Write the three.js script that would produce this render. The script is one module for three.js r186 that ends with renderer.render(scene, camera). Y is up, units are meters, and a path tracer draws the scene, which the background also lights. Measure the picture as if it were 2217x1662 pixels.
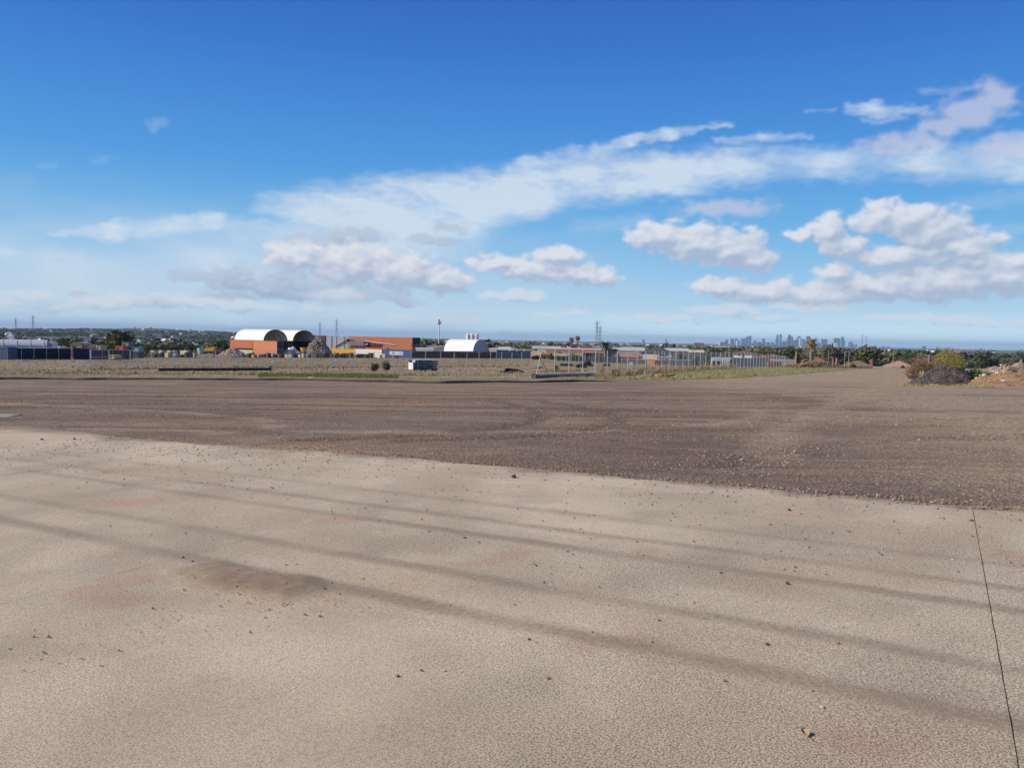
import * as THREE from 'three';
import { FontLoader } from 'three/addons/loaders/FontLoader.js';
import { TextGeometry } from 'three/addons/geometries/TextGeometry.js';
import { mergeGeometries } from 'three/addons/utils/BufferGeometryUtils.js';

// ---------- camera, light, exposure ----------
const scene = new THREE.Scene();
const EYE = 1.62, FOCAL = 1665, HALF = [1108.5, 831];
const camera = new THREE.PerspectiveCamera(2 * Math.atan(831 / 1665) * 180 / Math.PI, 1024 / 767, 0.1, 60000);
camera.position.set(0, EYE, 0);
camera.rotation.order = 'YXZ';
camera.rotation.set(-3.33 * Math.PI / 180, 0, 1.15 * Math.PI / 180);
camera.updateMatrixWorld();
const renderer = new THREE.WebGLRenderer({ antialias: true });
renderer.setSize(1024, 767);
renderer.toneMapping = THREE.LinearToneMapping;
renderer.toneMappingExposure = 1.0;
renderer.shadowMap.enabled = true;
const SUN_AZ = -104, SUN_EL = 33;                       // degrees; azimuth from the view direction, right is positive
const rad = a => a * Math.PI / 180;
const sunDir = new THREE.Vector3(Math.sin(rad(SUN_AZ)) * Math.cos(rad(SUN_EL)), Math.sin(rad(SUN_EL)), -Math.cos(rad(SUN_AZ)) * Math.cos(rad(SUN_EL)));
const sun = new THREE.DirectionalLight(new THREE.Color().setRGB(1, 0.90, 0.74), 5.0);
sun.position.copy(sunDir).multiplyScalar(400);
sun.castShadow = true;
sun.shadow.camera.left = sun.shadow.camera.bottom = -150; sun.shadow.camera.right = sun.shadow.camera.top = 150; sun.shadow.camera.far = 900;
sun.shadow.mapSize.set(2048, 2048);
scene.add(sun, sun.target);
scene.fog = new THREE.FogExp2(new THREE.Color().setRGB(0.50, 0.75, 1.0), 0.000055);

// ---------- seeded noise ----------
function rng(seed) { let s = seed >>> 0; return () => { s = (s + 0x6D2B79F5) >>> 0; let t = Math.imul(s ^ (s >>> 15), 1 | s); t = (t + Math.imul(t ^ (t >>> 7), 61 | t)) ^ t; return ((t ^ (t >>> 14)) >>> 0) / 4294967296; }; }
const TAB = new Float32Array(65536); { const r = rng(7); for (let i = 0; i < 65536; i++) TAB[i] = r(); }
const hash2 = (x, y) => TAB[(Math.imul(x, 374761393) + Math.imul(y, 668265263) ^ Math.imul(x ^ (y << 7), 1274126177)) >>> 9 & 65535];
const fade = t => t * t * t * (t * (t * 6 - 15) + 10);
const GX = TAB.map(v => Math.cos(v * 6.2831853)), GY = TAB.map(v => Math.sin(v * 6.2831853));
const hidx = (x, y) => (Math.imul(x, 374761393) + Math.imul(y, 668265263) ^ Math.imul(x ^ (y << 7), 1274126177)) >>> 9 & 65535;
function vn(x, y, px = 0, py = 0) {                       // gradient noise about 0..1; px, py wrap it
  let i = Math.floor(x), j = Math.floor(y); const f = x - i, g = y - j, u = fade(f), v = fade(g); let i1 = i + 1, j1 = j + 1;
  if (px) { i = ((i % px) + px) % px; i1 = ((i1 % px) + px) % px; j = ((j % py) + py) % py; j1 = ((j1 % py) + py) % py; }
  const h00 = hidx(i, j), h10 = hidx(i1, j), h01 = hidx(i, j1), h11 = hidx(i1, j1);
  const a = GX[h00] * f + GY[h00] * g, b = GX[h10] * (f - 1) + GY[h10] * g, c = GX[h01] * f + GY[h01] * (g - 1), d = GX[h11] * (f - 1) + GY[h11] * (g - 1);
  return 0.5 + 0.75 * (a + (b - a) * u + (c - a) * v + (a - b - c + d) * u * v);
}
function fbm(x, y, o = 5, p = 0) { let s = 0, a = 0.5, n = 0; for (let k = 0; k < o; k++) { s += a * vn(x, y, p, p); n += a; a *= 0.5; x = x * 2 + (p ? 0 : 17.3); y = y * 2 + (p ? 0 : 9.1); p *= 2; } return s / n; }
const sm = (a, b, x) => { const t = Math.min(1, Math.max(0, (x - a) / (b - a))); return t * t * (3 - 2 * t); };
const lerp = (a, b, t) => a + (b - a) * t;
const mix3 = (a, b, t) => [lerp(a[0], b[0], t), lerp(a[1], b[1], t), lerp(a[2], b[2], t)];

// ---------- sky: blue air, thin high cloud in bands, low heaped clouds all round ----------
// azimuth and height in degrees, half width and half height in degrees
const CU=[[10.62,7.5,2.13,1.1],[13.08,7.0,2.75,1.44],[15.65,6.58,2.41,1.44],[17.15,5.83,1.44,0.76],[20.24,7.51,1.03,0.45],[21.91,7.83,1.17,1.1],[22.92,6.75,1.37,0.82],[25.12,8.31,1.65,1.1],[26.77,8.17,2.06,1.17],[28.41,7.36,2.06,1.37],[30.01,6.27,2.13,1.24],[26.05,5.88,3.26,0.76],[30.73,5.61,1.37,0.69],[14.95,3.99,1.99,0.76],[17.95,3.57,2.75,0.89],[21.74,3.35,2.75,0.89],[22.61,4.97,1.1,0.89],[25.17,3.95,3.44,1.1],[28.95,4.11,3.78,1.31],[31.97,4.48,3.26,1.44],[33.02,5.3,1.55,0.62],[35.05,4.4,3.09,1.37],[-15.62,5.4,2.13,1.1],[-11.91,4.96,3.61,1.55],[-8.26,4.63,3.26,1.44],[-5.39,4.17,2.23,1.03],[-1.15,5.49,2.06,0.62],[1.59,5.0,2.75,0.82],[4.49,4.91,2.06,0.82],[6.53,4.67,1.24,0.69],[3.27,6.11,2.13,0.62]],
DK=[[-20.1,4.22,1.37,0.41],[-16.4,4.06,1.37,0.34],[-14.17,3.33,1.72,0.41],[-9.58,2.98,1.72,0.34],[-7.9,2.52,1.03,0.27],[-25.07,1.97,1.37,0.31],[-20.41,2.62,1.55,0.27],[-29.14,2.25,0.62,0.21],[-17.03,5.33,1.03,0.48],[-13.87,6.71,2.41,0.55],[-11.76,7.2,2.13,0.52],[-21.6,3.83,2.13,0.45],[-18.27,3.34,2.92,0.58],[-15.45,2.93,2.75,0.55],[-11.56,3.05,2.13,0.55],[-4.94,7.96,1.2,0.34],[-6.27,7.09,1.72,0.34]],
LO=[[-32.18,2.11,1.3,0.37],[-27.82,1.83,2.23,0.51],[-26.18,2.02,1.3,0.51],[-23.07,2.17,2.69,0.51],[-30.94,1.44,1.21,0.37],[-18.89,1.83,2.41,0.46],[-12.55,2.82,1.95,0.6],[-0.08,3.21,2.55,0.42],[1.12,3.03,1.39,0.42],[15.01,2.35,2.78,0.42],[20.88,2.62,2.88,0.37],[10.47,1.69,3.71,0.32],[-3.81,1.36,1.95,0.28],[-14.48,1.77,0.93,0.32],[5.35,4.66,0.46,0.23],[27.99,1.87,3.71,0.37],[-8.22,1.33,1.86,0.23],[4.39,2.0,1.11,0.32],[2.52,1.83,0.74,0.23],[-33.16,1.64,0.93,0.28],[17.86,1.79,2.32,0.28],[31.86,1.6,2.78,0.28]],
PK=[[31.19,15.26,1.24,1.17],[29.94,14.4,2.41,1.17],[28.49,13.89,1.44,1.03],[26.27,13.07,2.92,0.76],[15.08,9.46,3.78,0.76],[32.07,12.28,2.06,0.86]];
const CI=[[[-17.66,9.03,0.89,0.5],[-13.88,9.09,1.72,0.75],[-8.98,8.95,2.54,0.85],[-3.95,9.72,2.47,0.85],[1.12,10.82,1.92,0.8],[6.17,11.69,1.79,0.75],[11.13,11.95,1.65,0.7],[15.92,12.24,1.44,0.62],[21.96,12.23,1.17,0.5],[27.54,11.82,1.17,0.5],[33.0,11.53,1.58,0.55],[37.11,11.69,2.06,0.5]],[[0.08,12.09,0.62,0.5],[1.41,12.97,0.62,0.45],[6.12,13.46,0.62,0.5],[8.43,14.18,0.48,0.5],[11.04,14.56,0.52,0.55],[14.87,15.14,0.24,0.5]],[[-30.38,6.13,0.27,0.5],[-27.24,6.44,0.62,0.6],[-23.62,7.27,0.76,0.6],[-20.99,7.74,0.62,0.5],[-18.27,7.64,0.48,0.3]],[[-35.44,4.72,0.62,0.35],[-33.59,4.64,0.69,0.4],[-29.89,4.42,0.76,0.4],[-25.33,4.26,0.48,0.25]],[[-35.48,2.65,2.06,0.42],[-28.6,3.02,2.13,0.42],[-20.7,4.03,2.13,0.45],[-10.6,5.61,2.06,0.42],[-3.9,6.83,1.37,0.3]],[[-23.63,6.2,1.37,0.4],[-17.03,6.29,1.72,0.45],[-7.28,7.05,1.72,0.4]],[[14.59,14.09,0.31,0.35],[17.4,14.11,0.41,0.38],[20.42,14.07,0.27,0.3]],[[22.91,15.55,0.27,0.5],[24.65,15.47,0.55,0.55],[27.38,15.05,0.27,0.4]],[[24.13,14.67,0.17,0.35],[26.32,14.94,0.27,0.35]],[[20.2,15.54,0.17,0.25],[21.97,15.4,0.17,0.25]],[[27.46,16.26,0.27,0.2],[30.16,16.03,0.34,0.25]],[[-25.27,13.49,0.24,0.16],[-24.29,13.84,0.24,0.18]],[[-28.39,10.89,0.21,0.1],[-27.25,11.14,0.21,0.1]],[[-31.21,10.2,0.21,0.12],[-30.38,10.36,0.21,0.12]],[[-33.04,9.22,0.34,0.08],[-31.83,9.37,0.34,0.08]],[[4.57,8.38,0.69,0.2],[9.59,8.64,0.69,0.2]],[[28.98,9.06,0.55,0.15],[33.12,9.19,0.55,0.18]],[[29.83,7.44,0.27,0.12],[33.2,7.53,0.34,0.15]]];
{                                                         // the same kinds of cloud go on round the rest of the horizon
  const r = rng(31);
  for (let k = 0; k < 34; k++) {
    const az = 42 + 276 * (k + r()) / 34, el = 3 + 6 * r(), n = 2 + Math.floor(r() * 4);
    for (let j = 0; j < n; j++) (r() < 0.2 ? DK : CU).push([az + (j - n / 2) * 2.2, el - 0.5 * j * r(), 1.4 + 1.6 * r(), 0.5 + 0.8 * r()]);
    LO.push([az + 4 * r(), 1 + 2 * r(), 1 + r(), 0.3 + 0.2 * r()]);
  }
  for (let k = 0; k < 12; k++) {
    let az = 40 + 280 * (k + r()) / 12, el = 6 + 12 * r(); const l = [], st = 0.3 + 0.5 * r();
    for (let j = 0; j < 6 && az < 314; j++) { l.push([az, el, 0.4 + 1.6 * Math.sin(Math.PI * (j + 0.5) / 6) * (0.4 + r()), st]); az += 4 + 4 * r(); el += 1.6 * (r() - 0.4); }
    if (l.length > 1) CI.push(l);
  }
}
const wrapAz = a => a > 180 ? a - 360 : a < -180 ? a + 360 : a;
for (const L of [CU, DK, LO, PK]) for (const b of L) b[0] = wrapAz(b[0]);
const AIR = [[-2, .98, 1.24, 1.34], [0.3, .96, 1.22, 1.32], [1.4, .68, .92, 1.05], [2.5, .48, .715, .89], [5, .30, .575, .85], [8, .17, .46, .80], [12, .088, .335, .75], [16, .060, .255, .68], [20, .042, .185, .60], [25, .030, .125, .50], [35, .026, .10, .42], [60, .022, .08, .34], [90, .020, .07, .30]];
function air(el) { let k = 0; while (k < AIR.length - 2 && el > AIR[k + 1][0]) k++; const a = AIR[k], b = AIR[k + 1], t = Math.min(1, Math.max(0, (el - a[0]) / (b[0] - a[0]))); return [lerp(a[1], b[1], t), lerp(a[2], b[2], t), lerp(a[3], b[3], t)]; }
function makeSky() {
  const W = 4096, Hh = 2048, data = new Float32Array(W * Hh * 4);
  const bins = Array.from({ length: 360 }, () => ({ CU: [], DK: [], LO: [], PK: [], CI: [] }));
  const put = (name, item, a0, a1) => { for (let a = Math.floor(a0); a <= a1; a++) bins[((a % 360) + 360) % 360][name].push(item); };
  for (const [n, L] of [['CU', CU], ['DK', DK], ['LO', LO], ['PK', PK]]) for (const b of L) put(n, b, b[0] - b[2] * 1.9 - 3, b[0] + b[2] * 1.9 + 3);
  for (const l of CI) for (let i = 0; i + 1 < l.length; i++) { const p = l[i], q = l[i + 1]; put('CI', [p, q], Math.min(p[0], q[0]) - 7, Math.max(p[0], q[0]) + 7); }
  const blob = (L, az, el, top) => { let m = -3; for (const b of L) { let da = wrapAz(az - b[0]) / b[2], de = (el - b[1]) / b[3]; if (de < 0) de *= 1.25; const v = 1 - Math.sqrt(da * da + de * de); if (v > m) m = v; } return m; };
  const heap = (L, az, el) => { const wx = (fbm(az * 0.7 + 40, el * 0.9 + 3, 3) - 0.5) * 1.3, wy = (fbm(az * 0.7 + 90, el * 0.9 + 7, 3) - 0.5) * 0.8; const d = blob(L, az + wx, el + wy); return d < -1.2 ? -2 : d + 1.25 * (fbm(az * 0.9 + 7, el * 1.5 + 5, 6) - 0.5); };
  for (let j = 0; j < Hh; j++) {
    const el = (j + 0.5) / Hh * 180 - 90;
    if (el > 34 && j % 2) { data.copyWithin(j * W * 4, (j - 1) * W * 4, j * W * 4); continue; }
    const base = air(Math.max(el, -1));
    for (let i = 0; i < W; i++) {
      const u = ((i + 0.5) / W - 0.5) * 2 * Math.PI;         // atan2(z, x)
      const az = Math.atan2(Math.cos(u), -Math.sin(u)) * 180 / Math.PI, k = (j * W + i) * 4;
      let c = base;
      if (el > -1 && el < 34) {
        const B = bins[((Math.floor(az) % 360) + 360) % 360];
        // thin high cloud
        let ci = 0;
        if (B.CI.length) {
          const wx = (fbm(az * 0.22 + 11, el * 0.5 + 2, 4) - 0.5) * 2.4, wy = (fbm(az * 0.3 + 71, el * 0.6 + 33, 5) - 0.5) * 1.0 + (fbm(az * 0.9 + 3, el * 2.2 + 8, 5) - 0.5) * 0.8;
          const A = az + wx, E = el + wy;
          let m = 0;
          for (const [p, q] of B.CI) { const dx = q[0] - p[0], dy = q[1] - p[1]; let t = (wrapAz(A - p[0]) * dx + (E - p[1]) * dy) / (dx * dx + dy * dy); t = Math.min(1, Math.max(0, t)); const w = lerp(p[2], q[2], t), st = lerp(p[3], q[3], t), ex = wrapAz(A - p[0]) - dx * t, ey = E - p[1] - dy * t; const r = Math.sqrt(ex * ex * 0.35 + ey * ey) / w; if (r < 1.7) { const v = st * sm(1.25, 0.25, r); m = 1 - (1 - m) * (1 - v * 0.9); } }
          const st = fbm(az * 0.16 - el * 0.12 + 4, el * 0.55 + az * 0.10, 5), fine = fbm(az * 1.1 - el * 1.6, el * 3.2 + az * 0.5, 5);
          ci = Math.min(0.84, m * (0.62 + 0.6 * sm(0.25, 0.70, st) + 0.6 * (fine - 0.5)));
        }
        c = mix3(c, [.70, .79, .88], Math.min(.86, ci));
        const veil = 1.05 * sm(11, 2, el) * sm(16, -10, az) * fbm(az * 0.16 + 5, el * 0.7, 4) * (1 - ci);
        c = mix3(c, [.60, .73, .85], veil);
        // soft lavender wisps
        if (B.PK.length) { const d = heap(B.PK, az, el); if (d > -0.5) c = mix3(c, [.56, .60, .76], 0.72 * sm(-0.25, 0.65, d)); }
        const cloudBank = (L, alphaMax, sunny, under, e0, e1) => {
          if (!L.length) return;
          const d = heap(L, az, el); if (d < e0) return;
          const up = heap(L, az - 0.22, el + 0.34), up2 = heap(L, az - 0.5, el + 0.9);
          const s = Math.min(1, Math.max(0, 0.40 + 0.72 * (d - up) + 0.50 * (d - up2) - 0.16 * d));
          const tone = mix3(under, sunny, s), a = alphaMax * sm(e0, e1, d);
          c = mix3(c, tone, a);
        };
        cloudBank(B.DK, 0.85, [.50, .58, .71], [.34, .43, .60], -0.5, 0.4);
        cloudBank(B.CU, 0.90, [.80, .81, .86], [.43, .50, .65], -0.36, 0.22);
        cloudBank(B.LO, 0.55, [.82, .84, .88], [.42, .52, .67], -0.3, 0.35);
      }
      data[k] = c[0]; data[k + 1] = c[1]; data[k + 2] = c[2]; data[k + 3] = 1;
    }
  }
  const t = new THREE.DataTexture(data, W, Hh, THREE.RGBAFormat, THREE.FloatType);
  t.mapping = THREE.EquirectangularReflectionMapping; t.colorSpace = THREE.LinearSRGBColorSpace;
  t.magFilter = t.minFilter = THREE.LinearFilter; t.wrapS = THREE.RepeatWrapping; t.needsUpdate = true;
  return t;
}
const skyTexture = makeSky();
scene.background = skyTexture; scene.environment = skyTexture;
console.log('sky done');

// ---------- placing: a sight line through the camera, cut at a depth in metres or at the ground ----------
const sight = (px, py) => new THREE.Vector3((px - HALF[0]) / FOCAL, -(py - HALF[1]) / FOCAL, -1).applyQuaternion(camera.quaternion);
const at = (px, py, depth) => { const v = sight(px, py); v.multiplyScalar(depth / -v.z); v.y += EYE; return v; };
const side = (px, py = 765) => { const v = sight(px, py); return v.x / -v.z; };          // metres to the right per metre of depth
// height of the land: a gently falling plane, a drop behind the crest on the right, a wide valley, low hills on the left
function land(x, z) {
  const d = -z, r = Math.hypot(x, z);
  const near = 0.0185 * z + 0.016 * x - Math.max(0, d - 92) * 0.026 * sm(8, 55, x) * (1 - sm(330, 420, d)) - sm(330, 420, d) * sm(8, 55, x) * 6.4;
  const az = Math.atan2(x, -z) * 180 / Math.PI;
  const left = sm(-2, -26, az), wob = (fbm(x * 0.0016 + 50, z * 0.0016 + 50, 3) - 0.5) * 7 * sm(500, 1500, r);
  let far = lerp(lerp(-9, -15, sm(250, 1300, r)) - 14 * sm(1500, 9000, r), lerp(-12, -27, sm(250, 1000, r)) + 21 * sm(1000, 4300, r), left) + wob;
  if (d > 0) far += 30 * Math.exp(-(((az + 25) / 4.5) ** 2)) * sm(3200, 5200, r) * (1 - sm(6500, 9000, r));
  const t = sm(240, 620, r);
  return lerp(Math.max(-14, Math.min(8, near)), far, t);
}
const onLand = (px, depth, py = 765) => { const x = side(px, py) * depth; return new THREE.Vector3(x, land(x, -depth), -depth); };
const groundAt = (px, py) => { const v = sight(px, py), t = -EYE / (v.y - 0.016 * v.x - 0.0185 * v.z); return new THREE.Vector3(v.x * t, EYE + v.y * t, v.z * t); };

// ---------- helpers ----------
const taken = new Map();
function numbered(n) { const k = taken.get(n) || 0; taken.set(n, k + 1); return k ? n + '_' + String(k).padStart(3, '0') : n; }
function tag(o, label, category, group) { o.userData.label = label; o.userData.category = category; if (group) o.userData.group = group; return o; }
function thing(name, label, category, pos, turn = 0, group) { const o = new THREE.Group(); o.name = numbered(name); if (pos) o.position.copy(pos); o.rotation.y = turn; scene.add(o); return tag(o, label, category, group); }
function part(parent, name, geo, mat) { const m = new THREE.Mesh(geo, mat); m.name = name; m.castShadow = m.receiveShadow = true; parent.add(m); return m; }
function single(name, label, category, geo, mat, pos, turn = 0, group) { const m = new THREE.Mesh(geo, mat); m.name = numbered(name); m.castShadow = m.receiveShadow = true; if (pos) m.position.copy(pos); m.rotation.y = turn; scene.add(m); return tag(m, label, category, group); }
function structure(name, geo, mat) { const m = new THREE.Mesh(geo, mat); m.name = name; m.receiveShadow = m.castShadow = true; m.userData.kind = 'structure'; scene.add(m); return m; }
const col = (r, g, b) => new THREE.Color().setRGB(r, g, b);
const mats = new Map();
function mat(r, g, b, rough = 0.85, metal = 0) { const k = [r, g, b, rough, metal].join(); if (!mats.has(k)) mats.set(k, new THREE.MeshStandardMaterial({ color: col(r, g, b), roughness: rough, metalness: metal })); return mats.get(k); }
const box = (w, h, l, x = 0, y = 0, z = 0, ry = 0, rx = 0, rz = 0) => { const g = new THREE.BoxGeometry(w, h, l); if (rx) g.rotateX(rx); if (rz) g.rotateZ(rz); if (ry) g.rotateY(ry); g.translate(x, y, z); return g; };
const cyl = (r0, r1, h, x = 0, y = 0, z = 0, n = 10) => { const g = new THREE.CylinderGeometry(r1, r0, h, n); g.translate(x, y + h / 2, z); return g; };
function bar(a, b, r, n = 6) { const A = new THREE.Vector3(...a), B = new THREE.Vector3(...b), d = B.clone().sub(A), g = new THREE.CylinderGeometry(r, r, d.length(), n); g.applyQuaternion(new THREE.Quaternion().setFromUnitVectors(new THREE.Vector3(0, 1, 0), d.normalize())); g.translate((A.x + B.x) / 2, (A.y + B.y) / 2, (A.z + B.z) / 2); return g; }
function quads(list) {                                     // list of [p0,p1,p2,p3] -> one geometry
  const p = new Float32Array(list.length * 12), ix = []; list.forEach((q, k) => { q.forEach((v, j) => p.set(v, k * 12 + j * 3)); ix.push(k * 4, k * 4 + 1, k * 4 + 2, k * 4, k * 4 + 2, k * 4 + 3); });
  const g = new THREE.BufferGeometry(); g.setAttribute('position', new THREE.BufferAttribute(p, 3)); g.setIndex(ix); g.computeVertexNormals(); return g;
}
const merge = l => mergeGeometries(l.map(g => { const h = g.index ? g.toNonIndexed() : g; for (const k of Object.keys(h.attributes)) if (k !== 'position' && k !== 'normal' && k !== 'uv') h.deleteAttribute(k); if (!h.attributes.uv) h.setAttribute('uv', new THREE.BufferAttribute(new Float32Array(h.attributes.position.count * 2), 2)); return h; }));
function dataTex(n, f, srgb, rep = 1) { const d = new Uint8Array(n * n * 4); for (let j = 0; j < n; j++) for (let i = 0; i < n; i++) { const v = f(i, j), k = (j * n + i) * 4; d[k] = v[0] * 255; d[k + 1] = v[1] * 255; d[k + 2] = v[2] * 255; d[k + 3] = 255; } const t = new THREE.DataTexture(d, n, n); t.wrapS = t.wrapT = THREE.RepeatWrapping; t.magFilter = t.minFilter = THREE.LinearFilter; t.repeat.set(rep, rep); if (srgb) t.colorSpace = THREE.SRGBColorSpace; t.needsUpdate = true; return t; }
function gridMesh(nu, nv, f) {                              // f(i, j) -> {p:[x,y,z], c:[r,g,b], uv:[u,v]}
  const N = nu * nv, P = new Float32Array(N * 3), C = new Float32Array(N * 3), U = new Float32Array(N * 2), ix = new Uint32Array((nu - 1) * (nv - 1) * 6);
  let q = 0;
  for (let j = 0; j < nv; j++) for (let i = 0; i < nu; i++) { const o = f(i, j), k = j * nu + i; P.set(o.p, k * 3); C.set(o.c, k * 3); U.set(o.uv, k * 2); if (i && j) { const a = k - nu - 1, b = k - nu, c = k, d = k - 1; ix.set([a, b, c, a, c, d], q); q += 6; } }
  const g = new THREE.BufferGeometry(); g.setAttribute('position', new THREE.BufferAttribute(P, 3)); g.setAttribute('color', new THREE.BufferAttribute(C, 3)); g.setAttribute('uv', new THREE.BufferAttribute(U, 2)); g.setIndex(new THREE.BufferAttribute(ix, 1)); g.computeVertexNormals(); return g;
}

// ---------- the setting: concrete slabs, gravel yard, field, far land ----------
// slab directions: s runs along the concrete's edge, t away from the camera across it
const ES = [0.8718, 0.4899], ET = [0.4899, -0.8718], EDGE = 9.56;
const toWorld = (s, t) => [s * ES[0] + t * ET[0], s * ES[1] + t * ET[1]];
const toST = (x, z) => [x * ES[0] + z * ES[1], x * ET[0] + z * ET[1]];
const plane = (x, z) => 0.0185 * z + 0.016 * x;
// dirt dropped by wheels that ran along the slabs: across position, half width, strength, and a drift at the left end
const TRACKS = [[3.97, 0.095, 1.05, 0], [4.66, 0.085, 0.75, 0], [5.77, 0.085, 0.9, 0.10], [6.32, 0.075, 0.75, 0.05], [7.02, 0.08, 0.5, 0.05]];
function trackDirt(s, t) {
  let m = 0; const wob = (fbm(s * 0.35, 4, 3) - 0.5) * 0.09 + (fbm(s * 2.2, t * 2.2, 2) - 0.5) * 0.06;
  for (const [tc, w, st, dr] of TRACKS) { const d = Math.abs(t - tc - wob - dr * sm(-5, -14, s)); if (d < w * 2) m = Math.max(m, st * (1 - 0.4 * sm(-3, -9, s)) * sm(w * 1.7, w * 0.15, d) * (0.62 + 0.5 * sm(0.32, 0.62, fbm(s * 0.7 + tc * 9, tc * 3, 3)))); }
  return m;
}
const MUD = toST(-1.75, -5.3);                              // the patch of caked mud
const crumbTrail = (x, z) => { const ax = -1.3, az = -4.95, bx = -3.2, bz = -3.4, dx = bx - ax, dz = bz - az, k = Math.min(1, Math.max(0, ((x - ax) * dx + (z - az) * dz) / (dx * dx + dz * dz))); return sm(0.55, 0.1, Math.hypot(x - ax - dx * k, z - az - dz * k) + (fbm(x * 1.5, z * 1.5, 3) - 0.5) * 0.5); };   // clods dropped from the mud
const PATCH = (x, z, s, t) => {                             // broad fields on a slab: colour, depth of pitting, dirt, mud
  const big = fbm(x * 0.33 + 20, z * 0.33 + 5, 4), mid = fbm(x * 1.3 + 3, z * 1.3 + 60, 4);
  let c = mix3([.465, .372, .245], [.665, .55, .385], sm(0.26, 0.70, 0.65 * big + 0.35 * mid + 0.05 * sm(-4, 2, s) - 0.06 * sm(4.6, 2.5, t) * sm(0, -3, s)));
  c = mix3(c, [.40, .318, .22], 0.30 * sm(0.50, 0.62, fbm(x * 0.8 + 31, z * 0.8 + 17, 5)) * sm(3.5, -2, s));               // thin brown dust, patchy
  c = mix3(c, [.55, .41, .26], 0.42 * sm(0.54, 0.66, fbm(x * 0.5 + 77, z * 0.5 + 3, 4)));                    // clay stain
  c = mix3(c, [.52, .30, .20], 0.40 * sm(0.66, 0.74, fbm(x * 0.9 + 144, z * 0.9 + 31, 3)));
  const md = Math.hypot((s - MUD[0]) * 0.85, (t - MUD[1]) * 2.2), mud = sm(0.80, 0.20, md + (fbm(x * 2 + 5, z * 2, 4) - 0.5) * 0.9);
  const e = EDGE - t + (fbm(x * 1.4, z * 1.4 + 44, 4) - 0.5) * 0.9 - sm(-7, -13, s) * 1.1 * fbm(x * 0.6, z * 0.6 + 9, 3);   // grit swept over the rim
  const pit = 0.5 + 0.6 * sm(-5, 1, s) - 0.25 * sm(6.5, 9, t) + 1.5 * (fbm(x * 0.55 + 8, z * 0.55 + 70, 4) - 0.5), spill = Math.max(sm(0.56, 0.68, fbm(x * 2.1 + 9, z * 2.1 + 90, 4)), 1.3 * crumbTrail(x, z) * sm(0.36, 0.58, fbm(x * 3 + 1, z * 3, 4)));
  return [c[0], c[1], c[2], pit, trackDirt(s, t), mud, sm(0.42, -0.05, e), spill, mid];
};
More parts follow.
